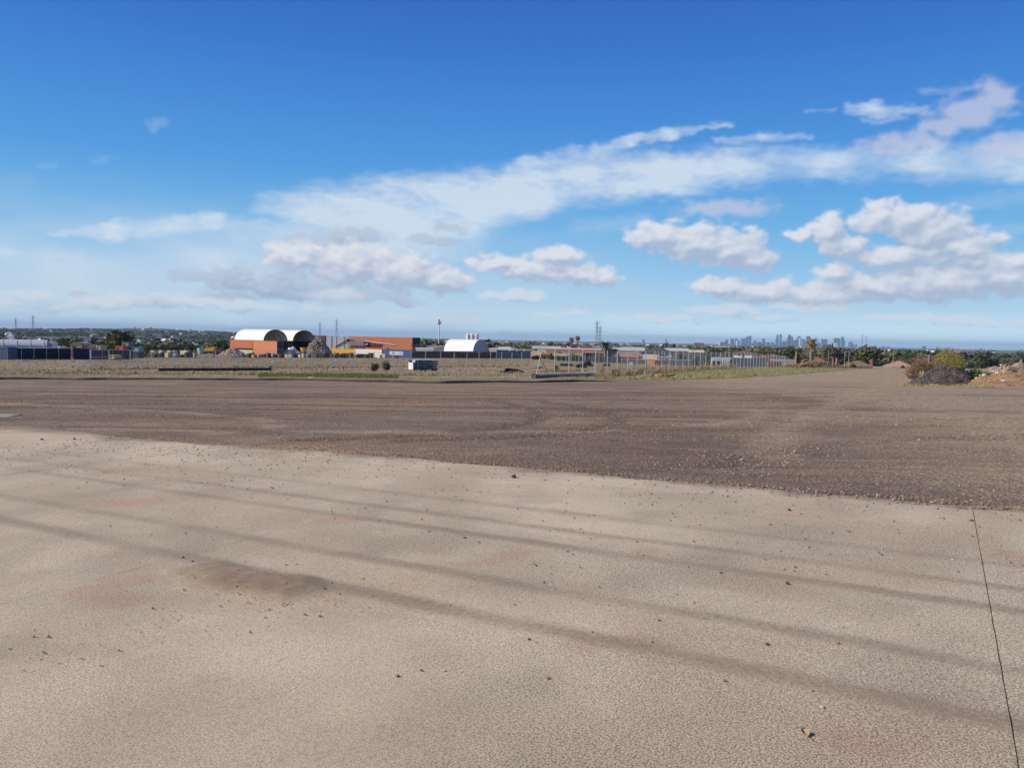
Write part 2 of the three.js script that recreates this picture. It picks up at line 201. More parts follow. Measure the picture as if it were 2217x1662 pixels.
function slabTexture(s0, s1, t0, t1, N) {
  const Q = Math.round(N / 8), F = []; for (let j = 0; j <= Q; j++) for (let i = 0; i <= Q; i++) { const s = lerp(s0, s1, i / Q), t = lerp(t0, t1, j / Q), [x, z] = toWorld(s, t); F.push(PATCH(x, z, s, t)); }
  const C = new Uint8Array(N * N * 4), B = new Uint8Array(N * N * 4), f = new Float32Array(9), px = (s1 - s0) / N;
  const enc = v => 255 * Math.pow(Math.min(1, Math.max(0, v)), 1 / 2.2);
  for (let j = 0; j < N; j++) for (let i = 0; i < N; i++) {
    const gx = (i + 0.5) / N * Q, gy = (j + 0.5) / N * Q, i0 = Math.min(Q - 1, gx | 0), j0 = Math.min(Q - 1, gy | 0), u = gx - i0, v = gy - j0, A = F[j0 * (Q + 1) + i0], Bb = F[j0 * (Q + 1) + i0 + 1], Cc = F[(j0 + 1) * (Q + 1) + i0], D = F[(j0 + 1) * (Q + 1) + i0 + 1];
    for (let q = 0; q < 9; q++) f[q] = (A[q] * (1 - u) + Bb[q] * u) * (1 - v) + (Cc[q] * (1 - u) + D[q] * u) * v;
    const s = lerp(s0, s1, (i + 0.5) / N), t = lerp(t0, t1, (j + 0.5) / N);
    const n1 = vn(s * 105, t * 105), n2 = vn(s * 190 + 5, t * 190), n3 = hash2(i * 3 + 1, j * 5 + 2), n4 = vn(s * 24 + 3, t * 24 + 9), n5 = vn(s * 300, t * 300);
    const grain = 0.5 * n2 + 0.5 * n5, agg = 0.50 * n1 + 0.32 * n2 + 0.18 * n4;
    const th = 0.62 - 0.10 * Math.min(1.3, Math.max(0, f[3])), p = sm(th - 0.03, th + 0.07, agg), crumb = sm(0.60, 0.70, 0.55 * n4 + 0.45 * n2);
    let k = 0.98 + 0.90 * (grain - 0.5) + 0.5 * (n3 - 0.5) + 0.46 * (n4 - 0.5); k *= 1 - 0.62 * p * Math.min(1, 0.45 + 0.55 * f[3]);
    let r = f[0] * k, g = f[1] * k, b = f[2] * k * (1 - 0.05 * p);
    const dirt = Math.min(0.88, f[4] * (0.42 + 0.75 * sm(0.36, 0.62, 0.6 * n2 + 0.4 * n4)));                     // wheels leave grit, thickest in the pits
    const m2 = Math.min(0.92, f[5] * (0.72 + 0.5 * (n2 - 0.3))), rim = f[6] * sm(0.34, 0.50, n4 * 0.6 + n1 * 0.4 + 0.30 * f[6]), sp = Math.max(f[7] * 0.7, 0.34) * crumb;
    const kk = 0.75 + 0.5 * n2, mixTo = (a, c0, c1, c2) => { r += (c0 * kk - r) * a; g += (c1 * kk - g) * a; b += (c2 * kk - b) * a; };
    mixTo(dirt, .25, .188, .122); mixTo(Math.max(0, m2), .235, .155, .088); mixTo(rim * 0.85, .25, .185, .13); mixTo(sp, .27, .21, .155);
    const o = (j * N + i) * 4; C[o] = enc(r); C[o + 1] = enc(g); C[o + 2] = enc(b); C[o + 3] = 255;
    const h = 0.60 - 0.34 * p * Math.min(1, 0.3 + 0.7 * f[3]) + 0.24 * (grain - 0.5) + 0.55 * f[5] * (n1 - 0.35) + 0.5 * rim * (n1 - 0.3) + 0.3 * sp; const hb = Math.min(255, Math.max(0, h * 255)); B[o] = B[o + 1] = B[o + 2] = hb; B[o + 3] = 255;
  }
  const mk = (d, srgb) => { const x = new THREE.DataTexture(d, N, N); x.magFilter = x.minFilter = THREE.LinearFilter; if (srgb) x.colorSpace = THREE.SRGBColorSpace; x.needsUpdate = true; return x; };
  return new THREE.MeshStandardMaterial({ color: col(1, 1, 1), map: mk(C, true), bumpMap: mk(B, false), bumpScale: 0.003, roughness: 0.94 });
}
const plainSlab = new THREE.MeshStandardMaterial({ color: col(.44, .36, .27), roughness: 0.94 });
const pavement = new THREE.Group(); pavement.name = 'concrete_pavement'; pavement.userData.kind = 'structure'; scene.add(pavement);
{
  const SJ = [-27, -21.6, -16.2, -10.7, -5.2, 0.33, 5.85, 11.4, 17, 22.5], TJ = [-14, -8.2, -2.3, 3.63, EDGE];
  for (let a = 0; a + 1 < SJ.length; a++) for (let b = 0; b + 1 < TJ.length; b++) {
    const gap = 0.0035, s0 = SJ[a] + (a === 4 ? 0.0006 : a === 3 ? 0.007 : gap), s1 = SJ[a + 1] - (a === 3 ? 0.0006 : a === 2 ? 0.007 : gap), t0 = TJ[b] + gap, t1 = TJ[b + 1] - (b === 3 ? 0 : gap);
    const seen = b >= 2 && a >= 1 && a <= 6, step = seen ? (b === 2 || a > 2 ? 0.035 : 0.06) : 0.5;
    const nu = Math.ceil((s1 - s0) / step) + 1, nv = Math.ceil((t1 - t0) / step) + 1;
    const chip = (q, w) => seen ? 0.004 * Math.max(0, fbm(q * 3.1 + w * 7, w * 3.3, 4) - 0.54) * 6 : 0;      // joints are chipped along their length
    const vert = (ss, tt, drop) => {
      let s = ss, t = tt; if (ss < s0 + 0.02) s += chip(tt, a); if (ss > s1 - 0.02) s -= chip(tt, a + 1.5); if (tt < t0 + 0.02) t += chip(ss, b + 20); if (tt > t1 - 0.02) t -= b === 3 ? chip(ss, 30) * 3 : chip(ss, b + 21.5);
      const [x, z] = toWorld(s, t); let y = plane(x, z) - drop;
      if (seen) { const md = Math.hypot((s - MUD[0]) * 0.85, (t - MUD[1]) * 2.2), mud = sm(0.80, 0.20, md + (fbm(x * 2 + 5, z * 2, 4) - 0.5) * 0.9); y += 0.006 * (fbm(x * 0.8, z * 0.8, 3) - 0.5) + 0.032 * mud * (0.4 + fbm(x * 9, z * 9, 3)) + 0.004 * trackDirt(s, t); }
      return { p: [x, y, z], c: [1, 1, 1], uv: [(s - s0) / (s1 - s0), (t - t0) / (t1 - t0)] };
    };
    const top = gridMesh(nu, nv, (i, j) => vert(lerp(s0, s1, i / (nu - 1)), lerp(t0, t1, j / (nv - 1)), 0));
    const skirt = [[s0, t0, s1, t0], [s1, t0, s1, t1], [s1, t1, s0, t1], [s0, t1, s0, t0]].map(([a0, b0, a1, b1]) => gridMesh(nu, 2, (i, j) => vert(lerp(a0, a1, i / (nu - 1)), lerp(b0, b1, i / (nu - 1)), j * 0.12)));
    const g = mergeGeometries([top, ...skirt]); g.deleteAttribute('color');
    const big = { '3,2': 1408, '4,2': 1792, '5,2': 1600, '4,3': 1152, '3,3': 1152, '5,3': 1024, '2,3': 768, '1,3': 384, '6,3': 384, '6,2': 512, '2,2': 512 }[a + ',' + b];
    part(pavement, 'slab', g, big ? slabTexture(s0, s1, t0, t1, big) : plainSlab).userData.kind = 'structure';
  }
}
part(pavement, 'joint_sand', gridMesh(2, 2, (i, j) => { const [x, z] = toWorld(i ? 22 : -26.5, j ? EDGE - 0.1 : -13.5); return { p: [x, plane(x, z) - 0.0048, z], c: [.22, .18, .14], uv: [i, j] }; }), new THREE.MeshStandardMaterial({ color: col(.24, .185, .13), roughness: 1 })).userData.kind = 'structure';
console.log('slabs');
// crushed rock
{
  const N = 1024, val = new Float32Array(N * N), hue = new Float32Array(N * N), hgt = new Float32Array(N * N), n1 = 170, r = rng(5), px = new Float32Array(n1 * n1), py = new Float32Array(n1 * n1), pv = new Float32Array(n1 * n1), ph = new Float32Array(n1 * n1), ps = new Float32Array(n1 * n1);
  for (let k = 0; k < n1 * n1; k++) { px[k] = r(); py[k] = r(); pv[k] = r(); ph[k] = r(); ps[k] = 0.5 + r(); }
  for (let j = 0; j < N; j++) for (let i = 0; i < N; i++) {
    const x = i / N * n1, y = j / N * n1, cx = Math.floor(x), cy = Math.floor(y); let best = 9, bk = 0;
    for (let b = -1; b <= 1; b++) for (let a = -1; a <= 1; a++) { const kx = (cx + a + n1) % n1, ky = (cy + b + n1) % n1, k = ky * n1 + kx, dx = cx + a + px[k] - x, dy = cy + b + py[k] - y, d = (dx * dx + dy * dy) / (ps[k] * ps[k]); if (d < best) { best = d; bk = k; } }
    const e = sm(0.9, 0.1, best), k = j * N + i; val[k] = 0.62 + 0.44 * (pv[bk] - 0.5) + (pv[bk] > 0.96 ? 0.26 : 0) - 0.12 * (1 - e) + 0.22 * (vn(i / N * 420, j / N * 420, 420, 420) - 0.5); hue[k] = ph[bk]; hgt[k] = e * (0.4 + 0.6 * pv[bk]);
  }
  var gravelMap = dataTex(N, (i, j) => { const k = j * N + i, v = Math.min(1, Math.max(0, val[k])), h = (hue[k] - 0.5) * 0.10; return [Math.min(1, v * (1 + h)), v, Math.max(0, Math.min(1, v * (1 - h)))]; }, false);
  var gravelBump = dataTex(N, (i, j) => { const v = hgt[j * N + i]; return [v, v, v]; }, false);
}
const gravelMat = new THREE.MeshStandardMaterial({ color: col(1, 1, 1), vertexColors: true, map: gravelMap, bumpMap: gravelBump, bumpScale: 0.02, roughness: 0.95 });
const BANK = [[-200, -49], [-60, -45.5], [-29, -43.8], [-21, -44], [-13.7, -44.6], [-8, -42.4], [-3.9, -41.2], [0, -42], [4.9, -44.6], [8, -45.6], [11.2, -47.8], [16, -53], [21.5, -60.5], [29, -72], [37, -84], [44, -92], [90, -98], [200, -100]];
function bankZ(x) { let k = 0; while (k < BANK.length - 2 && x > BANK[k + 1][0]) k++; const a = BANK[k], b = BANK[k + 1], t = Math.min(1, Math.max(0, (x - a[0]) / (b[0] - a[0]))); return lerp(a[1], b[1], t) + (fbm(x * 0.35, 3.3, 3) - 0.5) * 1.3; }
const bankH = x => 0.13 * sm(7, 3, x) * sm(0.25, 0.5, fbm(x * 0.12 + 6, 1.5, 3)) * (0.7 + 0.6 * fbm(x * 0.5, 8.2, 2)) + 0.01;
// ruts: curved wheel tracks over the gravel [x, z, x, z, x, z, half width, tone]
const RUTS = [[-40, -34, -5, -27, 26, -30, 0.3, -1], [-40, -36, -4, -29.4, 27, -33, 0.3, -1], [-30, -22, 2, -20, 16, -12, 0.28, -1], [-30, -24, 3, -22, 18, -13, 0.28, -1], [-12, -16.5, 1.5, -16, 7, -22, 0.25, 1], [-2, -14, 2.5, -18, 1, -26, 0.25, -1], [-4, -14, 0.6, -18.5, -1, -27, 0.25, -1], [4, -12, 10, -24, 26, -52, 0.4, 1], [8, -9, 14, -24, 31, -55, 0.4, 1], [-28, -40, 0, -38, 22, -42, 0.4, 1], [6, -16, 14, -20, 30, -22, 0.3, -1], [-20, -28, -2, -33, 18, -38, 0.3, 1], [3, -11, 9, -15, 20, -17, 0.25, -1], [-34, -30, -10, -21, -6, -15, 0.25, 1]];
const rutPts = RUTS.map(r => { const l = []; for (let k = 0; k <= 24; k++) { const t = k / 24, a = (1 - t) * (1 - t), b = 2 * t * (1 - t), c = t * t, cx = 2 * r[2] - (r[0] + r[4]) / 2, cz = 2 * r[3] - (r[1] + r[5]) / 2; l.push([a * r[0] + b * cx + c * r[4], a * r[1] + b * cz + c * r[5]]); } return l; });
const rutBox = rutPts.map(l => [Math.min(...l.map(p => p[0])) - 1, Math.max(...l.map(p => p[0])) + 1, Math.min(...l.map(p => p[1])) - 1, Math.max(...l.map(p => p[1])) + 1]);
function rutAt(x, z) { let dk = 0, lt = 0; for (let i = 0; i < RUTS.length; i++) { const q = rutBox[i]; if (x < q[0] || x > q[1] || z < q[2] || z > q[3]) continue; const w = RUTS[i][6], L = rutPts[i]; let best = 9; for (let k = 0; k < 24; k++) { const [ax, az] = L[k], [bx, bz] = L[k + 1]; if (Math.min(ax, bx) - 1 > x || Math.max(ax, bx) + 1 < x || Math.min(az, bz) - 1 > z || Math.max(az, bz) + 1 < z) continue; const dx = bx - ax, dz = bz - az; let t = ((x - ax) * dx + (z - az) * dz) / (dx * dx + dz * dz); t = Math.min(1, Math.max(0, t)); const d = Math.hypot(x - ax - dx * t, z - az - dz * t); if (d < best) best = d; } const v = sm(w * 1.8, w * 0.3, best); if (RUTS[i][7] < 0) dk = Math.max(dk, v); else lt = Math.max(lt, v); } return [dk, lt]; }
function gravelColour(x, z, s, t) {
  const a = fbm(x * 0.16 + 3, z * 0.34 + 8, 5), b = fbm(x * 0.5 + 60, z * 1.1, 4), streak = fbm(x * 0.10 + 30, z * 1.3 - x * 0.18, 4), [dk, lt] = rutAt(x, z);
  let c = mix3([.225, .155, .102], [.37, .275, .195], sm(0.30, 0.70, 0.6 * a + 0.4 * b));
  c = mix3(c, [.165, .110, .072], 0.65 * sm(0.50, 0.64, streak));
  c = mix3(c, [.27, .205, .165], 0.45 * sm(0.50, 0.66, fbm(x * 0.2 + 99, z * 0.4 + 12, 4)));
  c = mix3(c, [.40, .265, .155], 0.55 * sm(0.56, 0.68, fbm(x * 0.14 + 200, z * 0.30 + 9, 4)));
  c = mix3(c, [.15, .103, .072], 0.35 * sm(0.35, 0.6, fbm(x * 0.3 + 7, z * 0.5, 4)) * sm(9, 3, t - EDGE) * sm(5, -3, s));
  c = mix3(c, [.15, .10, .068], 0.75 * dk * sm(0.25, 0.5, b)); c = mix3(c, [.48, .38, .28], 0.55 * lt * sm(0.3, 0.55, b));
  c = mix3(c, [.46, .37, .27], 0.8 * sm(1, 12, x - (-z - 9) * 0.12) * sm(0.34, 0.6, a + 0.08));                  // paler stone to the right
  c = mix3(c, [.49, .38, .26], 0.85 * sm(-30, -52, z) * sm(4, 13, x));
  return (k => [c[0] * 1.28 * k, c[1] * 1.20 * k, c[2] * 1.02 * k])(0.72 + 0.56 * fbm(x * 2.3, z * 3.1, 3));
}
{
  const xs = []; for (let x = -62; x < 62;) { xs.push(x); x += Math.abs(x + 1) < 17 ? 0.16 : 0.45; } for (let x = 62; x <= 120; x += 3) xs.push(x);
  const NV = 260;
  const g = gridMesh(xs.length, NV, (i, j) => {
    const x = xs[i], zb = bankZ(x) - 0.03, ze = Math.max(zb + 0.5, (0.4899 * x - 8.6) / 0.8718), v = j / (NV - 1), z = lerp(ze, zb, 0.25 * v + 0.75 * v * v), [s, t] = toST(x, z);
    const rise = Math.max(-0.09, Math.min(0.022, (t - EDGE + 0.05 + (fbm(x * 0.9, z * 0.9, 4) - 0.5) * 0.5 + (fbm(x * 5, z * 5, 2) - 0.5) * 0.18 + sm(-7, -13, s) * 0.8 * fbm(x * 0.4 + 8, z * 0.4, 2)) * 0.09));
    const y = plane(x, z) + rise + 0.09 * (fbm(x * 0.22 + 7, z * 0.5 + 1, 4) - 0.5) * sm(0, 3, t - EDGE) - 0.025 * rutAt(x, z)[0] * sm(0, 1, t - EDGE) + 0.020 * (fbm(x * 1.7, z * 1.7, 3) - 0.5) - 0.26 * sm(EDGE + 1.0, EDGE - 0.6, t) * 0;
    return { p: [x, j === NV - 1 ? y - 0.25 : y, z], c: gravelColour(x, z, s, t), uv: [x / 5, -z / 5] };
  });
  structure('gravel_yard', g, gravelMat);
}
// field with rough grass and bare dirt
const soilTex = dataTex(512, (i, j) => { const x = i / 512, y = j / 512; const v = Math.min(1, Math.max(0, 0.72 + 0.7 * (fbm(x * 16, y * 16, 5, 16) - 0.5))); return [v, v, v]; }, false);
const soilMat = new THREE.MeshStandardMaterial({ color: col(1, 1, 1), vertexColors: true, map: soilTex, roughness: 1 });
function fieldColour(x, z, back) {
  const a = fbm(x * 0.12 + 4, z * 0.2, 4), b = fbm(x * 0.5 + 9, z * 0.9 + 2, 3), d = -z;
  let c = mix3([.28, .19, .118], [.54, .425, .255], sm(0.34, 0.66, 0.55 * a + 0.45 * b));
  const green = sm(0.46, 0.60, fbm(x * 0.09 + 31, z * 0.22 + 7, 4));
  c = mix3(c, [.235, .225, .085], 0.75 * green);
  if (x > 6 && d < 100) c = mix3(c, [.31, .285, .10], 0.8 * sm(6, 16, x) * sm(100, 84, d));       // short grass on the right
  if (x < 7 && back > 2.5 && back < 16) c = mix3(c, [.34, .32, .115], 0.6 * sm(2.5, 4.5, back) * sm(16, 8, back) * sm(0.36, 0.56, fbm(x * 0.25 + 60, z * 0.6, 3)));
  const track = sm(2.6, 1.4, Math.abs(d - 57 - 0.12 * x + 3 * (fbm(x * 0.06, 4, 2) - 0.5))) * sm(-16, -8, x) * sm(7, 2, x); c = mix3(c, [.33, .215, .135], 0.9 * track);
  if (back < 5) c = mix3(c, [.31, .215, .145], 0.75 * sm(5, 1.5, back + 2 * (b - 0.5)) * sm(16, 3, x));
  return c;
}
{
  const xs = []; for (let x = -120; x <= 150;) { xs.push(x); x += Math.abs(x) < 40 ? 0.35 : 1.2; }
  const back = [0, 0.02, 0.10, 0.3]; for (let b = 0.6; b < 300; b *= 1.06) back.push(b); back.push(330);
  const g = gridMesh(xs.length, back.length, (i, j) => {
    const b = back[j], zb = bankZ(xs[i]), z = zb - b, x = xs[i] * (1 + 0.004 * b), h = bankH(xs[i]);
    let y = land(x, z) + (j === 0 ? -0.2 : j === 1 ? h * 0.75 : h * sm(30, 0.2, b) + 0.012 + 0.12 * (fbm(x * 0.3, z * 0.5, 3) - 0.5) * sm(0.5, 6, b)) - sm(200, 330, b) * 1.2;
    let c = fieldColour(x, z, b); if (j < 2 && xs[i] < 8) c = [.10, .078, .06];  // bank face: dark soil, with its shade put into the colour
    return { p: [x, y, z], c, uv: [x / 9, z / 9] };
  });
  structure('field', g, soilMat);
}
// the land beyond, out to the horizon
{
  const angs = []; for (let a = -180; a < -52; a += 4) angs.push(a); for (let a = -52; a < 52; a += 0.5) angs.push(a); for (let a = 52; a <= 180; a += 4) angs.push(a); angs[angs.length - 1] = 180;
  const rs = []; for (let r = 1; r < 34000; r *= 1.055) rs.push(r);
  const g = gridMesh(angs.length, rs.length, (i, j) => {
    const a = rad(angs[i]), r = rs[j], x = Math.sin(a) * r, z = -Math.cos(a) * r;
    const n = fbm(x * 0.004 + 3, z * 0.004, 4), m = fbm(x * 0.02, z * 0.02 + 9, 3);
    let c = mix3([.062, .07, .036], [.15, .14, .085], sm(0.4, 0.66, 0.5 * n + 0.5 * m));
    return { p: [x, land(x, z) - 0.55 * (1 - sm(200, 300, r)), z], c, uv: [x / 30, z / 30] };
  });
  structure('terrain', g, soilMat);
}
console.log('ground');
// loose stones
function stoneGeo(seed, flat = 0.6) { const g = new THREE.IcosahedronGeometry(1, 0), p = g.attributes.position, r = rng(seed), m = new Map(); for (let i = 0; i < p.count; i++) { const k = [p.getX(i), p.getY(i), p.getZ(i)].map(v => v.toFixed(2)).join(); if (!m.has(k)) m.set(k, 0.7 + 0.5 * r()); const s = m.get(k); p.setXYZ(i, p.getX(i) * s, p.getY(i) * s * flat, p.getZ(i) * s * 0.85); } g.computeVertexNormals(); return g; }
function stuff(name, geo, mtl, list, parent = scene) { const m = new THREE.InstancedMesh(geo, mtl, list.length), M = new THREE.Matrix4(), q = new THREE.Quaternion(), e = new THREE.Euler(), v = new THREE.Vector3(), s = new THREE.Vector3(); list.forEach((o, i) => { e.set(o.rx || 0, o.ry || 0, o.rz || 0); q.setFromEuler(e); M.compose(v.set(o.x, o.y, o.z), q, s.set(o.sx || o.s, o.sy || o.s, o.sz || o.s)); m.setMatrixAt(i, M); if (o.c) m.setColorAt(i, o.c); }); m.name = name; m.castShadow = m.receiveShadow = true; m.userData.kind = 'stuff'; parent.add(m); return m; }
{
  const r = rng(99), L = [[], [], []], white = mat(1, 1, 1, 0.9);
  const stoneCol = () => { const k = r(); return k < 0.035 ? col(.50, .45, .38) : k < 0.5 ? col(.30 + .10 * r(), .235 + .08 * r(), .17 + .07 * r()) : col(.17 + .06 * r(), .125 + .05 * r(), .09 + .035 * r()); };
  for (let k = 0; k < 85000; k++) {                              // over the gravel
    const d = 8 + 24 * Math.pow(r(), 1.5), x = (r() * 2 - 1) * d * 0.78, z = -d, [s, t] = toST(x, z);
    if (t < EDGE + (r() * r()) * 0.5 - 0.25) continue;
    const g = 0.006 + 0.014 * Math.pow(r(), 3.5) * (1 + d * 0.02);
    L[k % 3].push({ x, y: plane(x, z) + 0.012 + g * 0.2, z, s: g, ry: r() * 6.3, c: stoneCol() });
  }
  for (let k = 0; k < 34000; k++) {                               // strays on the concrete, thick near the rim, the mud and the far corner
    const s = -14 + 22 * r(), t = 1.2 + 8.4 * r(), [x, z] = toWorld(s, t); if (z > -2.4 || Math.abs(x) > -z * 0.8) continue;
    const md = Math.hypot((s - MUD[0]) * 0.9, (t - MUD[1]) * 1.7), rim = EDGE - t;
    const dens = 0.09 * sm(2.5, 9, t) + 0.9 * Math.exp(-rim * 2.6) + 0.75 * sm(1.0, 0.2, md) + 0.45 * sm(-5, -12, s) * sm(4.5, 1, rim) + 0.55 * crumbTrail(x, z) + 0.22 * sm(3, 6, t) * sm(0.52, 0.62, fbm(x * 0.9 + 50, z * 0.9, 3));
    if (r() > dens) continue;
    const g = 0.003 + 0.010 * Math.pow(r(), 3.2) * (0.6 + 0.07 * t);
    L[k % 3].push({ x, y: plane(x, z) + 0.004 + g * 0.3 + 0.02 * sm(0.8, 0.2, md), z, s: g, ry: r() * 6.3, c: stoneCol() });
  }
  L.forEach((l, i) => stuff('loose_gravel' + (i ? '_00' + i : ''), stoneGeo(40 + i), white, l));
}

// ---------- plants ----------
const leafMat = new THREE.MeshStandardMaterial({ color: col(1, 1, 1), vertexColors: true, roughness: 0.95 });
const barkMat = mat(.13, .105, .08, 1);
function crownGeo(seed, rx, ry, rz, n, leaf, tone, lobes = 7, up = 0.5) {      // leaf clumps through lobes of a crown whose foot is at y = 0
  const r = rng(seed), L = []; for (let k = 0; k < lobes; k++) { const a = r() * 6.283, q = Math.sqrt(r()) * 0.62; L.push([Math.cos(a) * q, 0.25 + 0.62 * r(), Math.sin(a) * q, 0.28 + 0.22 * r()]); } L.push([0, 0.6, 0, 0.45]);
  const P = new Float32Array(n * 12), C = new Float32Array(n * 12), ix = [], v = new THREE.Vector3(), a = new THREE.Vector3(), b = new THREE.Vector3();
  for (let k = 0; k < n; k++) {
    const l = L[k % L.length], th = r() * 6.283, ph = Math.acos(2 * r() - 1), q = l[3] * Math.pow(r(), 0.33) * (0.85 + 0.3 * r());
    v.set((l[0] + Math.sin(ph) * Math.cos(th) * q) * rx, Math.max(0.02, (l[1] + Math.cos(ph) * q * 0.85)) * ry, (l[2] + Math.sin(ph) * Math.sin(th) * q) * rz);
    a.set(r() - 0.5, (r() - 0.5) * 0.9, r() - 0.5).normalize(); b.set(r() - 0.5, r() - up * 0.4, r() - 0.5).cross(a).normalize();
    const s = leaf * (0.6 + 0.8 * r()), w = s * (0.45 + 0.4 * r()), t = 0.65 + 0.7 * r(), cc = [tone[0] * 1.95 * t * (0.9 + 0.25 * r()), tone[1] * 1.9 * t, tone[2] * 1.8 * t];
    [[-1, -0.6], [1, -0.3], [0.7, 1], [-0.6, 0.8]].forEach(([x, y], j) => { P.set([v.x + a.x * x * s + b.x * y * w, v.y + a.y * x * s + b.y * y * w, v.z + a.z * x * s + b.z * y * w], k * 12 + j * 3); C.set(cc, k * 12 + j * 3); });
    ix.push(k * 4, k * 4 + 1, k * 4 + 2, k * 4, k * 4 + 2, k * 4 + 3);
  }
  const g = new THREE.BufferGeometry(); g.setAttribute('position', new THREE.BufferAttribute(P, 3)); g.setAttribute('color', new THREE.BufferAttribute(C, 3)); g.setIndex(ix); g.computeVertexNormals(); return g;
}
function trunkGeo(seed, h, r0, spread) { const r = rng(seed), l = [new THREE.CylinderGeometry(r0 * 0.55, r0, h * 0.62, 7).translate(0, h * 0.31, 0)]; for (let k = 0; k < 5; k++) { const a = k * 1.26 + r(), y = h * (0.35 + 0.25 * r()); l.push(bar([0, y, 0], [Math.cos(a) * spread * (0.4 + 0.3 * r()), y + h * 0.3, Math.sin(a) * spread * (0.4 + 0.3 * r())], r0 * 0.3, 5)); } return merge(l); }
function tree(px0, px1, pyTop, depth, label, tone, o = {}) {                      // a crown between two sight lines, its top at a third
  const p = onLand((px0 + px1) / 2, depth), w = (side(px1) - side(px0)) * depth, top = at((px0 + px1) / 2, pyTop, depth).y, h = Math.max(0.3, top - p.y), seed = Math.round(px0 * 7 + px1);
  const t = thing(o.name || 'tree', label, o.category || 'tree', p, 0, o.group), low = o.low ?? 0.22;
  part(t, 'trunk', trunkGeo(seed, h, h * 0.03, w * 0.4), barkMat).position.y = -0.1;
  part(t, 'crown', crownGeo(seed, w * 0.56, h * (1 - low) * 0.92, w * 0.56, o.n || 1100, o.leaf || Math.max(0.22, w * 0.045), tone, o.lobes || 9), leafMat).position.y = h * low;
  return t;
}
const FAN = (n, r, lift, len, droop, tone, seed) => {                              // palm fronds as drooping ribs with leaflets
  const R = rng(seed), q = [], c = [];
  for (let k = 0; k < n; k++) { const a = k * 2.4 + R() * 0.4, el = lift - (k / n) * (lift + droop), L = len * (0.8 + 0.4 * R()); let x = 0, y = 0, e = el; const pts = [[0, 0]]; for (let s = 0; s < 6; s++) { x += Math.cos(e) * L / 6; y += Math.sin(e) * L / 6; e -= 0.22; pts.push([x, y]); }
    for (let s = 0; s < 6; s++) { const w0 = L * 0.10 * (s === 0 ? 0.3 : 1) * (1 - s / 8), [x0, y0] = pts[s], [x1, y1] = pts[s + 1], t = tone.map(v => v * (0.6 + 0.8 * R())), ca = Math.cos(a), sa = Math.sin(a); for (const d of [-1, 1]) { q.push([[x0 * ca, y0, x0 * sa], [x1 * ca, y1, x1 * sa], [x1 * ca - sa * w0 * d * 1.6, y1 - w0 * 1.2, x1 * sa + ca * w0 * d * 1.6], [x0 * ca - sa * w0 * d, y0 - w0 * 0.7, x0 * sa + ca * w0 * d]]); c.push(t); } } }
  const g = quads(q), C = new Float32Array(q.length * 12); c.forEach((t, k) => { for (let j = 0; j < 4; j++) C.set(t, k * 12 + j * 3); }); g.setAttribute('color', new THREE.BufferAttribute(C, 3)); return g;
};
function palm(px, pyTop, pyCrown, depth, label, r, len, o = {}) {
  const p = onLand(px, depth), top = at(px, pyTop, depth).y - p.y, cr = at(px, pyCrown, depth).y - p.y;
  const t = thing('palm_tree', label, 'palm tree', p, 0, o.group);
  part(t, 'trunk', cyl(r * 1.25, r, cr + 0.1, 0, -0.1, 0, 9), mat(.19, .15, .11, 1));
  if (o.skirt) part(t, 'dead_skirt', crownGeo(Math.round(px), len * 0.75, o.skirt, len * 0.75, 260, len * 0.22, [.26, .19, .10], 3), leafMat).position.y = cr - o.skirt * 0.75;
  part(t, 'crown', FAN(o.n || 34, r, 1.35, len, o.droop ?? 0.5, o.tone || [.10, .13, .045], Math.round(px)), leafMat).position.y = Math.max(cr, top - len * 0.85);
  return t;
}
// grass and weeds
function tuftGeo(seed, n, h, spread, tone) {
  const r = rng(seed), P = [], C = [], ix = [];
  for (let k = 0; k < n; k++) { const a = r() * 6.283, q = spread * Math.sqrt(r()), x = Math.cos(a) * q, z = Math.sin(a) * q, hh = h * (0.5 + 0.7 * r()), b = r() * 6.283, lean = hh * (0.15 + 0.5 * r()), w = hh * 0.035 + 0.006, lx = Math.cos(b) * lean, lz = Math.sin(b) * lean, wx = Math.cos(b + 1.57) * w, wz = Math.sin(b + 1.57) * w, t = 0.7 + 0.6 * r(), o = P.length / 3; P.push(x - wx, 0, z - wz, x + wx, 0, z + wz, x + lx * 0.4 + wx * 0.7, hh * 0.6, z + lz * 0.4 + wz * 0.7, x + lx * 0.4 - wx * 0.7, hh * 0.6, z + lz * 0.4 - wz * 0.7, x + lx, hh, z + lz); for (let j = 0; j < 5; j++) C.push(tone[0] * t, tone[1] * t, tone[2] * t); ix.push(o, o + 1, o + 2, o, o + 2, o + 3, o + 3, o + 2, o + 4); }
  const g = new THREE.BufferGeometry(); g.setAttribute('position', new THREE.Float32BufferAttribute(P, 3)); g.setAttribute('color', new THREE.Float32BufferAttribute(C, 3)); g.setIndex(ix); g.computeVertexNormals(); return g;
}
